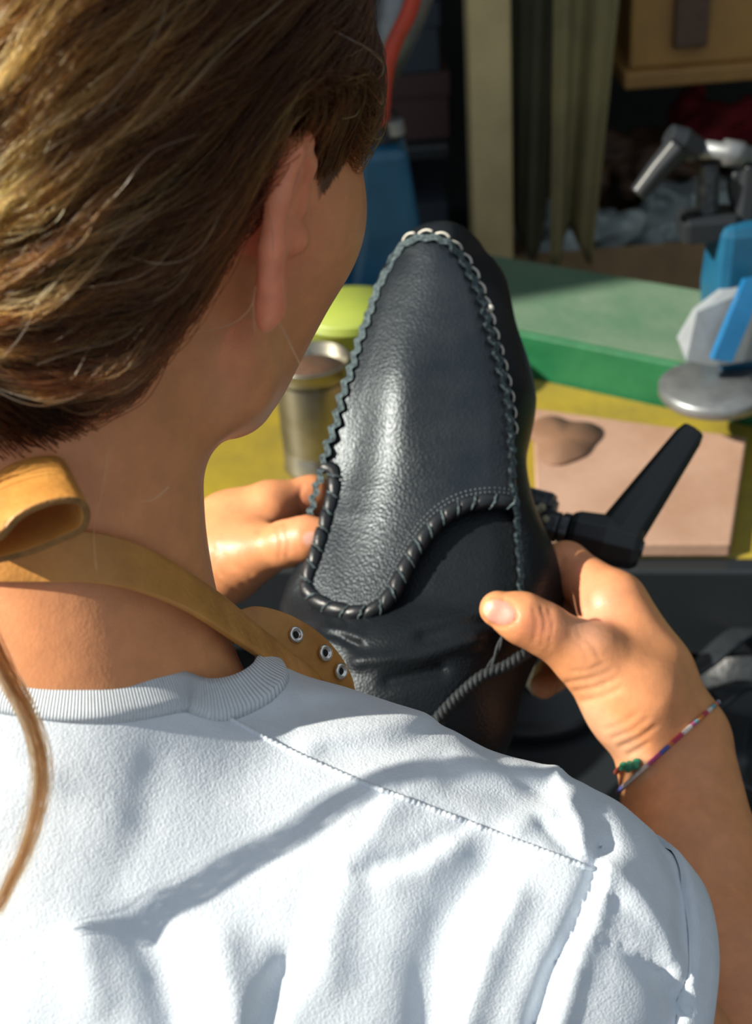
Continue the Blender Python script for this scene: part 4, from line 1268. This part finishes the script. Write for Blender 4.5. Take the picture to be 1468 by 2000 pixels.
# green bench behind it, a little higher
GH = 0.052
LEDGE = BENCH + GH
gc = g0 + gy * 0.085
beam = empty('green_bench', gc * [1, 1, 0], 'green painted bench with a dusty top running behind the yellow bench', 'bench')
woriented('bench_body', np.array([gc[0], gc[1], LEDGE - 0.063]), GAX, (1.0, 0.085, 0.060), M_GREEN, beam)
woriented('bench_top', np.array([gc[0], gc[1], LEDGE - 0.0015]) + gy * 0.003, GAX, (1.0, 0.082, 0.0015), M_DUSTY, beam, bev=0)
for sx in (-0.95, 0.95):
    for sy in (-0.055, 0.055):
        c = gc + gx * sx + gy * sy
        woriented('leg', np.array([c[0], c[1], (LEDGE - 0.123) / 2]), GAX, (0.025, 0.025, (LEDGE - 0.123) / 2), M_GREEN, beam)

# veg-tan sheet lying on the bench
q = [on_plane(*p, BENCH) for p in ((1040, 822), (1455, 880), (1424, 1090), (1050, 1090))]
q = [np.array([v_[0], v_[1], BENCH + 0.001]) for v_ in q]
V = np.vstack([q, np.array(q) + [0, 0, 0.014]])
sheet = mesh_obj('leather_sheet', V, [(3, 2, 1, 0), (4, 5, 6, 7), (0, 1, 5, 4), (1, 2, 6, 5), (2, 3, 7, 6), (3, 0, 4, 7)], M_PINK, cam=False, smooth=False)
tag(add_bevel(sheet, 0.002), 'pale pink-brown square slab lying on the yellow bench', 'leather sheet')
c = on_plane(1098, 885, BENCH)
M_OFF = material('brown_offcut', (0.20, 0.105, 0.06), 0.7, var=(0.15, 0.08, 0.045), var_scale=20)
V, F = lathe([(0.0005, 0), (0.036, 0), (0.0365, 0.001), (0.036, 0.0025), (0.0005, 0.0028)], (0, 0, 0), (0, 0, 1), 40)
aa = np.arctan2(V[:, 1], V[:, 0]); V[:, :2] *= (1 + 0.16 * np.sin(3 * aa + 1) + 0.07 * np.sin(5 * aa))[:, None] * [0.9, 1.2]
tag(mesh_obj('leather_offcut', V + np.array([c[0], c[1], BENCH + 0.0155]), F, M_OFF, cam=False), 'rounded brown leather offcut on the corner of the pale slab beside the shoe', 'leather')
# ------------------------------------------------------------------ jack that carries the shoe, with its clamping lever
JACK = empty('shoe_jack', on_plane(1000, 1000, BENCH), None, None)
def ngon_bar(P, R, n, up=None, flat=(1, 1)):
    return tube(np.asarray(P, float), R, n, up=up, flat=flat)
def prism(name, P, R, n, mat, parent, bev=0.0012, flat=(1, 1), cam=True, up=None):
    V, F = ngon_bar(P, R, n, up, flat)
    return add_bevel(mesh_obj(name, V, F, mat, parent, smooth=False, cam=cam), bev)
OBJ_SCALE = 1.09
hubA, hubB = cp(1112, 1036, .800), cp(1252, 1072, .790)
ax_ = nrm(hubB - hubA)
foot = to_world(cp(1030, 1030, .94)); foot[2] = BENCH
JACK.location = tuple(foot)
tag(JACK, 'black shoe jack with an angled clamping lever beside the shoe', 'clamp')
prism('hub', [hubA, hubA + ax_ * 0.004, hubA + (hubB - hubA) * 0.5, hubB - ax_ * 0.004, hubB], [0.0115, 0.0135, 0.0158, 0.0142, 0.0110], 10, M_IRON, JACK, 0.001)
prism('hub_screw', [hubB - ax_ * 0.001, hubB + ax_ * 0.0012], [0.0052, 0.0048], 6, M_STEELD, JACK, 0.0003)
h0, h1 = cp(1205, 1048, .792), cp(1352, 842, .800)
hx = h1 - h0
prism('lever', [h0, h0 + hx * 0.10, h0 + hx * 0.5, h0 + hx * 0.94, h1 + hx * 0.02], [0.0145, 0.0140, 0.0116, 0.0088, 0.0070], 8, M_IRON, JACK, 0.0012, flat=(1.0, 0.75))
b0 = cp(1040, 1018, .808)
prism('bolt', [b0, hubA], [0.0062, 0.0062], 14, M_STEELD, JACK, 0.0004)
for a, b, r in ((0.40, 0.72, 0.0098), (0.76, 1.0, 0.0105)):
    prism('nut', [b0 + (hubA - b0) * a, b0 + (hubA - b0) * b], [r, r], 6, M_STEELD, JACK, 0.0010)
fp = Field()
for q in rng.normal(0, 1, (26, 3)): fp.ball(cp(1036, 1004, .806) + q * [0.0045, 0.0035, 0.004], 0.0030, 0.002)
v, f = mesh_field(fp, cp(1036, 1004, .806) - 0.02, cp(1036, 1004, .806) + 0.02, 0.0012)
M_FELT = material('felt', (0.42, 0.38, 0.26), 0.95, var=(0.30, 0.27, 0.18), var_scale=500, bump=[('noise', 900, 0.9, 0.002)])
o = mesh_obj('felt_pad', v, f, M_FELT, JACK); o['label'] = 'frayed beige felt pad'
c = cp(1046, 985, .815)
for (px, py, z, hw) in ((1052, 972, .815, (0.010, 0.0045, 0.012)), (1038, 1004, .822, (0.014, 0.012, 0.010))):
    V, F = obox(cp(px, py, z), np.stack([ax_, nrm(np.cross([0, 0, 1.0], ax_)), nrm(np.cross(ax_, nrm(np.cross([0, 0, 1.0], ax_))))]), hw)
    add_bevel(mesh_obj('clamp_jaw', V, F, M_STEELD, JACK, smooth=False), 0.0015)
top = to_world(cp(1030, 1030, .91))
prism('post', [foot + [0, 0, 0.03], [foot[0], foot[1], top[2] - 0.06], top], [0.016, 0.016, 0.014], 16, M_STEELD, JACK, 0.002, cam=False, up=np.array([1.0, 0.1, 0]))
V, F = lathe([(0.07, 0.0), (0.07, 0.012), (0.062, 0.016), (0.025, 0.022), (0.02, 0.035)], foot, (0, 0, 1), 36)
mesh_obj('base', V, F, M_IRON, JACK, cam=False)
OBJ_SCALE = 1.0

# ------------------------------------------------------------------ what lies in front of the bench, low on the right
TRAY = 0.60
t0 = on_plane(1000, 1180, TRAY)
tr = empty('low_shelf', f0 * [1, 1, 0] - by * 0.3 + bx * 0.05, 'low dark shelf in front of the workbench', 'shelf')
woriented('shelf_board', np.array([*(f0 - by * 0.16 + bx * 0.12)[:2], TRAY - 0.015]), BAX, (0.50, 0.15, 0.015), M_IRON, tr)
for sx in (-0.40, 0.54):
    for sy in (-0.29, -0.03):
        c = f0 + by * sy + bx * (0.05 + sx)
        woriented('leg', np.array([c[0], c[1], (TRAY - 0.03) / 2]), BAX, (0.025, 0.025, (TRAY - 0.03) / 2), M_IRON, tr)
def drape(name, corners, mat, label, cat, seed, n=60, amp=0.012, thick=0.003, edge_amp=0.03, group=None):
    """sheet over four ground corners given as (px, py, height), rumpled"""
    g = np.random.default_rng(seed)
    C = [on_plane(px, py, h) for px, py, h in corners]
    u, w = np.meshgrid(np.linspace(0, 1, n), np.linspace(0, 1, n), indexing='ij')
    P = (C[0][None, None] * ((1 - u) * (1 - w))[..., None] + C[1] * (u * (1 - w))[..., None] + C[2] * (u * w)[..., None] + C[3] * ((1 - u) * w)[..., None])
    hgt = np.zeros_like(u)
    for k in range(7):
        a = g.uniform(0, 6.3); fr = g.uniform(4, 15)
        hgt += np.sin((u * math.cos(a) + w * math.sin(a)) * fr + g.uniform(0, 6.3) + 1.3 * np.sin(u * 5 + k)) / (1 + fr / 8)
    hgt = (hgt - hgt.min())
    P[..., 2] += amp * hgt / 2
    P[..., 0] += edge_amp * np.sin(w * 9 + seed) * (u - 0.5) * 0.5
    P[..., 1] += edge_amp * np.sin(u * 8 + seed) * (w - 0.5) * 0.5
    F = [(i * n + j, (i + 1) * n + j, (i + 1) * n + j + 1, i * n + j + 1) for i in range(n - 1) for j in range(n - 1)]
    o = mesh_obj(name, P.reshape(-1, 3), F, mat, cam=False)
    m = o.modifiers.new('thickness', 'SOLIDIFY'); m.thickness = thick; m.offset = 1
    return tag(o, label, cat, group)
drape('leather_hide', [(1130, 1090, TRAY + 0.135), (1700, 1090, TRAY + 0.135), (1720, 1300, TRAY + 0.035), (1180, 1300, TRAY + 0.03)], M_HIDE, 'black rumpled hide spread below the front edge of the yellow bench', 'leather', 3, 70, 0.020)
drape('leather_hide', [(1180, 1330, TRAY + 0.03), (1700, 1260, TRAY + 0.03), (1720, 1640, TRAY + 0.02), (1160, 1640, TRAY + 0.02)], M_HIDE, 'black crumpled offcut of hide right beside the wrist with the bracelet', 'leather', 8, 70, 0.030)
V, F = lathe([(0.0, 0.0), (0.045, 0.0), (0.047, 0.004), (0.044, 0.009), (0.020, 0.012), (0.0, 0.012)], (0, 0, 0), (0, 0, 1), 40)
P = V * [1.0, 0.72, 1.0] @ rot((0, 0, 1), 0.6).T @ rot((1, 0, 0), -0.10).T + on_plane(1368, 1222, TRAY + 0.085)
tag(mesh_obj('sole_piece', P, F, M_BROWN, cam=False), 'brown oval sole piece lying on the black hide at the right edge', 'leather')
for k_, (pts, lab) in enumerate((
        ([(1330, 1330, .10), (1380, 1290, .115), (1440, 1240, .12), (1520, 1210, .11)], 'long black strap slanting across the dark heap towards the right edge'),
        ([(1370, 1420, .09), (1410, 1360, .12), (1450, 1340, .10), (1500, 1350, .09)], 'short curled black strap right of the wrist'),
        ([(1440, 1400, .08), (1430, 1470, .11), (1460, 1530, .10), (1500, 1550, .08)], 'looped black strap hanging low at the right edge'))):
    P = spline(np.array([on_plane(a, b, TRAY + h) for a, b, h in pts]), 40)
    s_ = nrm(np.cross(nrm(np.gradient(P, axis=0)), [0, 0.3, 1.0])) * 0.011
    V, F = ribbon(P - s_, P + s_, 0.003)
    tag(mesh_obj('leather_strap', V, F, M_HIDE, cam=False), lab, 'strap', 'straps in the dark heap')
def leaf(name, base, tip, width, mat, label, bend=0.01):
    base, tip = np.asarray(base), np.asarray(tip)
    t = np.linspace(0, 1, 14)
    mid = base + (tip - base) * t[:, None] + np.array([0, 0, 1.0]) * (bend * np.sin(np.pi * t))[:, None]
    side = nrm(np.cross(tip - base, [0.3, -0.8, 0.6]))
    w = width * (np.sin(np.pi * np.clip(t * 0.85 + 0.15, 0, 1)) * 0.9 + 0.02)
    V, F = ribbon(mid - side * w[:, None], mid + side * w[:, None], 0.0018)
    return tag(mesh_obj(name, V, F, mat, cam=False), label, 'scrap', 'cream scraps under the shoe')
leaf('leather_scrap', on_plane(1022, 1300, BENCH + 0.030), on_plane(1062, 1385, BENCH + 0.008), 0.010, M_CREAM, 'pointed cream scrap below the thumb, the right one of two')
leaf('leather_scrap', on_plane(965, 1300, BENCH + 0.016), on_plane(985, 1365, BENCH + 0.006), 0.014, M_CREAM, 'broad cream scrap beside the braided lace, the left one of two')
# a block the scraps lie on, below the shoe
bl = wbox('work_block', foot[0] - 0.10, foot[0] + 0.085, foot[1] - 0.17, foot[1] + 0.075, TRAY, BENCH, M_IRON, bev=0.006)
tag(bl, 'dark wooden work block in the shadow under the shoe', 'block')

# ------------------------------------------------------------------ things on bench and ledge, left of the shoe
def base_at(px, py, h):
    return on_plane(px, py, h)
c = base_at(628, 905, BENCH)
tin = empty('tin_can', c, 'ribbed metal tin can standing on the bench between the face and the shoe', 'can')
Rr = 0.036; Hh = 0.115
prof = [(Rr - 0.002, 0.0), (Rr + 0.001, 0.001), (Rr + 0.001, 0.004), (Rr, 0.006)]
for k in range(15):
    z = 0.022 + k * 0.0052
    prof += [(Rr, z), (Rr - 0.0019, z + 0.0026)]
prof += [(Rr, Hh - 0.012), (Rr, Hh - 0.004), (Rr + 0.0012, Hh - 0.003), (Rr + 0.0012, Hh), (Rr - 0.001, Hh), (Rr - 0.0012, Hh - 0.02), (0.0005, Hh - 0.02)]
V, F = lathe(prof, c, (0, 0, 1), 48)
mesh_obj('can_body', V, F, M_TIN, tin, cam=False)
V, F = lathe([(Rr - 0.004, Hh - 0.019), (Rr - 0.004, Hh - 0.012), (0.0005, Hh - 0.011)], c, (0, 0, 1), 32)
mesh_obj('glue', V, F, M_BROWN, tin, cam=False)
c = base_at(690, 705, LEDGE); c[2] = LEDGE
tub = empty('plastic_tub', c, 'lime green plastic tub on the ledge behind the tin can', 'tub')
V, F = lathe([(0.040, 0), (0.043, 0.003), (0.050, 0.05), (0.053, 0.052), (0.053, 0.056), (0.049, 0.056), (0.047, 0.048), (0.040, 0.010), (0.0005, 0.010)], c, (0, 0, 1), 48)
mesh_obj('tub_body', V, F, M_LIME, tub, cam=False)
V, F = lathe([(0.0505, 0.0545), (0.0525, 0.058), (0.050, 0.062), (0.0005, 0.063)], c, (0, 0, 1), 48)
mesh_obj('lid', V, F, M_LIME, tub, cam=False)

# blue machine behind the face
def loft(name, sections, mat, parent, bev=0.006):
    """stack of rectangles: (centre, half width, half depth)"""
    V = []
    for c, hx_, hy_ in sections:
        V += [(c[0] - hx_, c[1] - hy_, c[2]), (c[0] + hx_, c[1] - hy_, c[2]), (c[0] + hx_, c[1] + hy_, c[2]), (c[0] - hx_, c[1] + hy_, c[2])]
    F = [(3, 2, 1, 0)]
    for i in range(len(sections) - 1):
        for j in range(4):
            F.append((i * 4 + j, i * 4 + (j + 1) % 4, i * 4 + 4 + (j + 1) % 4, i * 4 + 4 + j))
    n = 4 * (len(sections) - 1)
    F.append((n, n + 1, n + 2, n + 3))
    return add_bevel(mesh_obj(name, np.array(V), F, mat, parent, smooth=False, cam=False), bev)
mb = base_at(745, 600, LEDGE); mb[2] = LEDGE
mach = empty('blue_machine', mb, 'blue cast machine column with a red hose standing behind the face', 'machine')
Ym = mb[1] + 0.05
def my(px, py, dy=0.0):
    return on_y(px, py, Ym + dy)
s1, s2, s3 = my(740, 272), my(756, 430), my(750, 575)
wpx = lambda a, b, py: abs(my(b, py)[0] - my(a, py)[0]) / 2
loft('column', [(np.array([s3[0], Ym, LEDGE + 0.012]), wpx(690, 835, 575), 0.05), (np.array([s2[0], Ym, s2[2]]), wpx(696, 818, 430), 0.045), (np.array([s1[0], Ym, s1[2]]), wpx(690, 792, 272), 0.035)], M_BLUE, mach, 0.012)
woriented('foot', np.array([s3[0] - 0.03, Ym - 0.04, LEDGE + 0.008]), np.eye(3), (0.085, 0.07, 0.008), M_BLUE2, mach)
k0 = my(742, 250)
prism('collar_nut', [k0 - [0, 0, 0.012], k0 + [0, 0, 0.018]], [0.024, 0.020], 8, M_IRON, mach, 0.002, cam=False, up=np.array([1.0, 0, 0.1]))
prism('spindle', [my(775, 262, -0.03), my(770, 235, -0.03)], [0.010, 0.010], 10, M_GALV, mach, 0.001, cam=False, up=np.array([1.0, 0, 0.1]))
hose = spline(np.array([my(745, 243, -0.02), my(748, 180, -0.02), my(758, 120, -0.02), my(776, 70, -0.02), my(800, 20, -0.02), my(820, -60, -0.02)]), 40)
V, F = tube(hose, 0.0085, 12)
mesh_obj('red_hose', V, F, M_RED, mach, cam=False)['label'] = 'red rubber hose'
arm_ = [my(735, 150, 0.03), my(770, 60, 0.03), my(800, -40, 0.03)]
V, F = tube(np.array(arm_), [0.022, 0.026, 0.030], 14)
mesh_obj('grey_arm', V, F, M_GALV, mach, cam=False)['label'] = 'grey metal arm'
dk = my(705, 245)
prism('black_knob', [dk, dk + [0.0, 0, 0.03]], [0.02, 0.017], 12, M_IRON, mach, 0.002, cam=False, up=np.array([1.0, 0, 0.1]))

# ------------------------------------------------------------------ second jack on the right
jb = base_at(1440, 770, LEDGE); jb[2] = LEDGE
j2 = empty('shoe_jack', jb, 'blue bench jack with a black lever at the right edge of the picture', 'clamp')
Yj = jb[1] + 0.06
def jy(px, py, dy=0.0): return on_y(px, py, Yj + dy)
loft('column', [(np.array([jy(1470, 720)[0], Yj, LEDGE + 0.010]), 0.045, 0.04), (np.array([jy(1462, 560)[0], Yj, jy(1462, 560)[2]]), 0.040, 0.035), (np.array([jy(1452, 430)[0], Yj, jy(1450, 420)[2]]), 0.026, 0.03)], M_BLUE, j2, 0.01)
V, F = ribbon(np.stack([jy(1452, 545, -0.05), jy(1420, 620, -0.06), jy(1388, 700, -0.07)]), np.stack([jy(1485, 540, -0.05), jy(1462, 620, -0.06), jy(1425, 705, -0.07)]), 0.012)
mesh_obj('blue_lever', V, F, M_BLUE2, j2, cam=False, smooth=False)['label'] = 'bright blue lever'
V, F = lathe([(0.0005, 0), (0.050, 0.0), (0.052, 0.003), (0.052, 0.010), (0.049, 0.013), (0.0005, 0.013)], np.array([jy(1415, 735, -0.09)[0], Yj - 0.06, LEDGE + 0.001]), (0, 0, 1), 40)
mesh_obj('base_plate', V, F, M_GALV, j2, cam=False)
M_PLATE = material('pale_enamel', (0.24, 0.27, 0.29), 0.5, var=(0.19, 0.21, 0.225), var_scale=30)
pl = np.array([jy(1326, 668, -0.05), jy(1360, 610, -0.05), jy(1410, 572, -0.04), jy(1478, 560, -0.04), jy(1490, 700, -0.05), jy(1400, 715, -0.06), jy(1340, 705, -0.06)])
th = np.array([0.0, 0.010, 0.0])
n7 = len(pl)
mesh_obj('wedge_plate', np.vstack([pl, pl + th]), [tuple(range(n7)), tuple(range(2 * n7 - 1, n7 - 1, -1))] + [(i, i + n7, (i + 1) % n7 + n7, (i + 1) % n7) for i in range(n7)], M_PLATE, j2, cam=False, smooth=False)
r0, r1 = jy(1345, 288), jy(1500, 310)
V, F = lathe([(0.0085, 0), (0.0085, 0.03), (0.012, 0.032), (0.012, 0.05), (0.009, 0.052), (0.009, 0.11)], r0, r1 - r0, 20)
mesh_obj('clamp_rod', V, F, M_GALV, j2, cam=False)
hA, hB = jy(1305, 262), jy(1352, 290)
prism('hub', [hA, (hA + hB) / 2, hB + (hB - hA) * 0.2], [0.010, 0.014, 0.012], 10, M_IRON, j2, 0.001, cam=False)
prism('lever', [jy(1325, 285, -0.012), jy(1285, 330, -0.015), jy(1245, 380, -0.018)], [0.013, 0.011, 0.009], 8, M_IRON, j2, 0.002, cam=False)
prism('pedal_rod', [jy(1384, 318), jy(1380, 420)], [0.009, 0.012], 8, M_STEELD, j2, 0.001, cam=False, up=np.array([1.0, 0.2, 0]))
V, F = obox(jy(1380, 438), np.eye(3), (0.026, 0.02, 0.013))
add_bevel(mesh_obj('rubber_pad', V, F, M_IRON, j2, cam=False, smooth=False), 0.006)
V, F = tube(spline(np.array([jy(1450, 330), jy(1435, 350), jy(1440, 395), jy(1465, 410), jy(1490, 380), jy(1480, 340)]), 40, True), 0.007, 10, closed=True)
mesh_obj('ring_hook', V, F, M_IRON, j2, cam=False)
prism('neck', [jy(1465, 318), jy(1452, 440)], [0.012, 0.016], 10, M_IRON, j2, 0.001, cam=False, up=np.array([1.0, 0.2, 0]))

# ------------------------------------------------------------------ shelving behind the bench
YP = 1.74
pc = on_y(955, 270, YP)
xw = (on_y(996, 270, YP)[0] - on_y(916, 270, YP)[0]) / 2
XW = on_y(1232, 80, YP)[0]
rack = empty('storage_rack', (pc[0], YP + 0.25, 0.0), 'dark storage rack with a pale timber post behind the green bench', 'rack')
wbox('post', pc[0] - xw, pc[0] + xw, YP - 0.03, YP + 0.03, 0.0, 2.4, M_POST, rack)['label'] = 'pale timber post'
for xo in (-1.3, 1.5):
    wbox('post', pc[0] + xo - xw, pc[0] + xo + xw, YP - 0.03, YP + 0.03, 0.0, 2.4, M_POST, rack)
for zz in (0.25, 0.60, 1.55, 2.2):
    wbox('shelf', pc[0] - 1.35, pc[0] + 1.55, YP + 0.032, YP + 0.55, zz - 0.025, zz, M_IRON, rack)
ZU = on_y(1300, 152, YP)[2]
wbox('shelf', XW, pc[0] + 1.55, YP + 0.032, YP + 0.55, ZU - 0.022, ZU, M_WOOD, rack)['label'] = 'orange timber shelf'
wbox('shelf', pc[0] - 1.35, pc[0] - 0.05, YP + 0.032, YP + 0.55, 0.86, 0.88, M_IRON, rack)
wbox('shelf', pc[0] - 1.35, pc[0] - 0.05, YP + 0.032, YP + 0.55, 1.10, 1.12, M_IRON, rack)
def crate(x0, x1, y0, y1, z0, h, mat, label, name='cardboard_box', cat='box'):
    e = empty(name, ((x0 + x1) / 2, (y0 + y1) / 2, z0), label, cat)
    t_ = 0.006
    wbox('bottom', x0, x1, y0, y1, z0, z0 + t_, mat, e, 0)
    wbox('side', x0, x0 + t_, y0, y1, z0 + t_, z0 + h, mat, e, 0.001)
    wbox('side', x1 - t_, x1, y0, y1, z0 + t_, z0 + h, mat, e, 0.001)
    wbox('front', x0 + t_, x1 - t_, y0, y0 + t_, z0 + t_, z0 + h, mat, e, 0.001)
    wbox('back', x0 + t_, x1 - t_, y1 - t_, y1, z0 + t_, z0 + h, mat, e, 0.001)
    return e
x0, x1 = on_y(1004, 540, YP)[0], on_y(1420, 540, YP)[0]
HB = on_y(1200, 488, YP + 0.04)[2] - 0.60
crate(x0, x1, YP + 0.045, YP + 0.45, 0.60, HB, M_CARD, 'brown cardboard box full of plastic film on the rack right of the post')
# crumpled film and cloth in the box
def bundle(name, c, r, mat, label, cat, seed, n=9, res=0.006, squash=0.7):
    g = np.random.default_rng(seed)
    fd = Field()
    for k in range(n):
        q = g.normal(0, 0.5, 3) * r * [1, 0.6, 0.5]
        a = g.normal(size=(3, 3)); a, _ = np.linalg.qr(a)
        fd.ell(c + q, np.array([0.75, 0.5, 0.28]) * np.asarray(r).max() * g.uniform(0.6, 1.0), a, 0.015)
    def crump(p, d):
        return d + 0.006 * np.sin(p[:, 0] * 90 + 3 * np.sin(p[:, 2] * 60)) * np.sin(p[:, 2] * 80 + 2 * np.sin(p[:, 1] * 70))
    fd.post = crump
    v, f = mesh_field(fd, c - np.max(r) * 2.2, c + np.max(r) * 2.2, res)
    return tag(mesh_obj(name, v, f, mat, cam=False), label, cat)
zf = 0.60 + HB
bundle('plastic_bag', np.array([on_y(1125, 430, YP + 0.2)[0], YP + 0.17, zf - 0.02]), np.array([0.085, 0.07, 0.05]), M_PLAS, 'crumpled grey plastic film, left heap in the cardboard box', 'plastic bag', 21)
bundle('plastic_bag', np.array([on_y(1340, 430, YP + 0.2)[0], YP + 0.20, zf - 0.01]), np.array([0.085, 0.07, 0.05]), M_PLAS, 'crumpled grey plastic film, right heap behind the black lever', 'plastic bag', 22)
bundle('paper_bundle', np.array([on_y(1240, 330, YP + 0.25)[0], YP + 0.27, zf + 0.05]), np.array([0.085, 0.06, 0.055]), M_BROWN, 'brown crumpled paper bundle on top of the plastic film', 'paper', 23)
bundle('red_cloth', np.array([on_y(1410, 225, YP + 0.25)[0], YP + 0.33, on_y(1410, 235, YP + 0.33)[2]]), np.array([0.08, 0.06, 0.05]), M_REDC, 'dark red folded cloth under the orange timber shelf', 'cloth', 24)
cb = np.array([on_y(1410, 225, YP + 0.25)[0], YP + 0.33])
wz = on_y(1410, 235, YP + 0.33)[2] - 0.06
tag(wbox('dark_carton', cb[0] - 0.16, cb[0] + 0.16, YP + 0.24, YP + 0.46, zf - 0.14 if False else 0.60 + HB + 0.002, wz, M_IRON, bev=0.003), 'dark carton under the red cloth on the rack', 'box')
# drawer on the orange shelf
dr = empty('wooden_drawer', (XW + 0.25, YP + 0.25, ZU), 'orange timber drawer with a dark pull on the upper shelf', 'drawer')
wbox('front', XW + 0.01, XW + 0.55, YP + 0.05, YP + 0.07, ZU, ZU + 0.20, M_WOOD, dr)
wbox('body', XW + 0.02, XW + 0.54, YP + 0.072, YP + 0.45, ZU, ZU + 0.19, M_WOOD, dr)
hx0 = on_y(1330, 80, YP)[0]
wbox('pull', hx0, hx0 + 0.045, YP + 0.036, YP + 0.05, ZU + 0.025, ZU + 0.10, M_BROWN, dr)
# canvas hanging right of the post
def hang(name, pxs, ytop, bot, mat, label, Y, seed, thick=0.003):
    n, m = 60, 40
    P = np.zeros((m, n, 3))
    zt = 1.5
    for j, s_ in enumerate(np.linspace(0, 1, n)):
        xt = on_y(pxs[0] + (pxs[1] - pxs[0]) * s_, 0, Y)[0]
        xb = on_y(bot[0] + (bot[1] - bot[0]) * s_, bot[2], Y)[0]
        zb = on_y((bot[0] + bot[1]) / 2, bot[2], Y)[2] + 0.02 * math.sin(s_ * 7 + seed)
        zz = np.linspace(zt, zb, m)
        k = (zt - zz) / (zt - zb); k = np.clip((k - 0.35) / 0.65, 0, 1)
        P[:, j, 0] = xt + (xb - xt) * k
        P[:, j, 1] = Y + 0.020 * math.sin(s_ * 7 + seed) * (0.4 + 0.6 * k) + 0.004 * math.sin(s_ * 23)
        P[:, j, 2] = zz
    F = [(i * n + j, i * n + j + 1, (i + 1) * n + j + 1, (i + 1) * n + j) for i in range(m - 1) for j in range(n - 1)]
    o = mesh_obj(name, P.reshape(-1, 3), F, mat, cam=False)
    mo = o.modifiers.new('thickness', 'SOLIDIFY'); mo.thickness = thick
    return tag(o, label, 'canvas', 'canvas hanging from the rack')
hang('canvas_sheet', (1005, 1120), 0, (1000, 1070, 470), M_OLIVE, 'dark olive canvas hanging beside the pale timber post', YP + 0.00, 1)
hang('canvas_sheet', (1080, 1225), 0, (1070, 1150, 480), M_KHAKI, 'khaki canvas hanging between the olive canvas and the wooden drawer', YP - 0.06, 4)
# boxes on the dark shelves left of the post
M_NAVY = material('navy_card', (0.016, 0.026, 0.040), 0.8, var=(0.025, 0.035, 0.05), var_scale=8)
M_OXB = material('oxblood_card', (0.055, 0.022, 0.018), 0.8, var=(0.04, 0.018, 0.016), var_scale=8)
xa = pc[0] - xw - 0.01
for (dx0, dx1, z0, z1, mt, lab) in ((0.01, 0.17, 0.60, 0.70, M_OXB, 'dark red shoe box at the bottom left of the pale post'), (0.02, 0.18, 0.70, 0.79, M_NAVY, 'navy shoe box stacked on the lowest dark red one'),
                                    (0.01, 0.16, 0.88, 0.97, M_OXB, 'dark red shoe box on the middle dark shelf'), (0.02, 0.17, 0.97, 1.06, M_NAVY, 'navy shoe box on top of the middle shelf stack'),
                                    (0.20, 0.38, 0.88, 1.00, M_NAVY, 'navy shoe box behind the red hose'), (0.20, 0.40, 0.60, 0.74, M_OXB, 'dark red shoe box behind the blue machine')):
    e = empty('shoe_box', (xa - (dx0 + dx1) / 2, YP + 0.2, z0), lab, 'box', 'shoe boxes on the dark shelves')
    hh = z1 - z0
    wbox('box_body', xa - dx1, xa - dx0, YP + 0.06, YP + 0.36, z0, z1 - 0.032, mt, e, 0.002)
    wbox('lid', xa - dx1 - 0.003, xa - dx0 + 0.003, YP + 0.057, YP + 0.363, z1 - 0.032, z1 - 0.001, mt, e, 0.002)
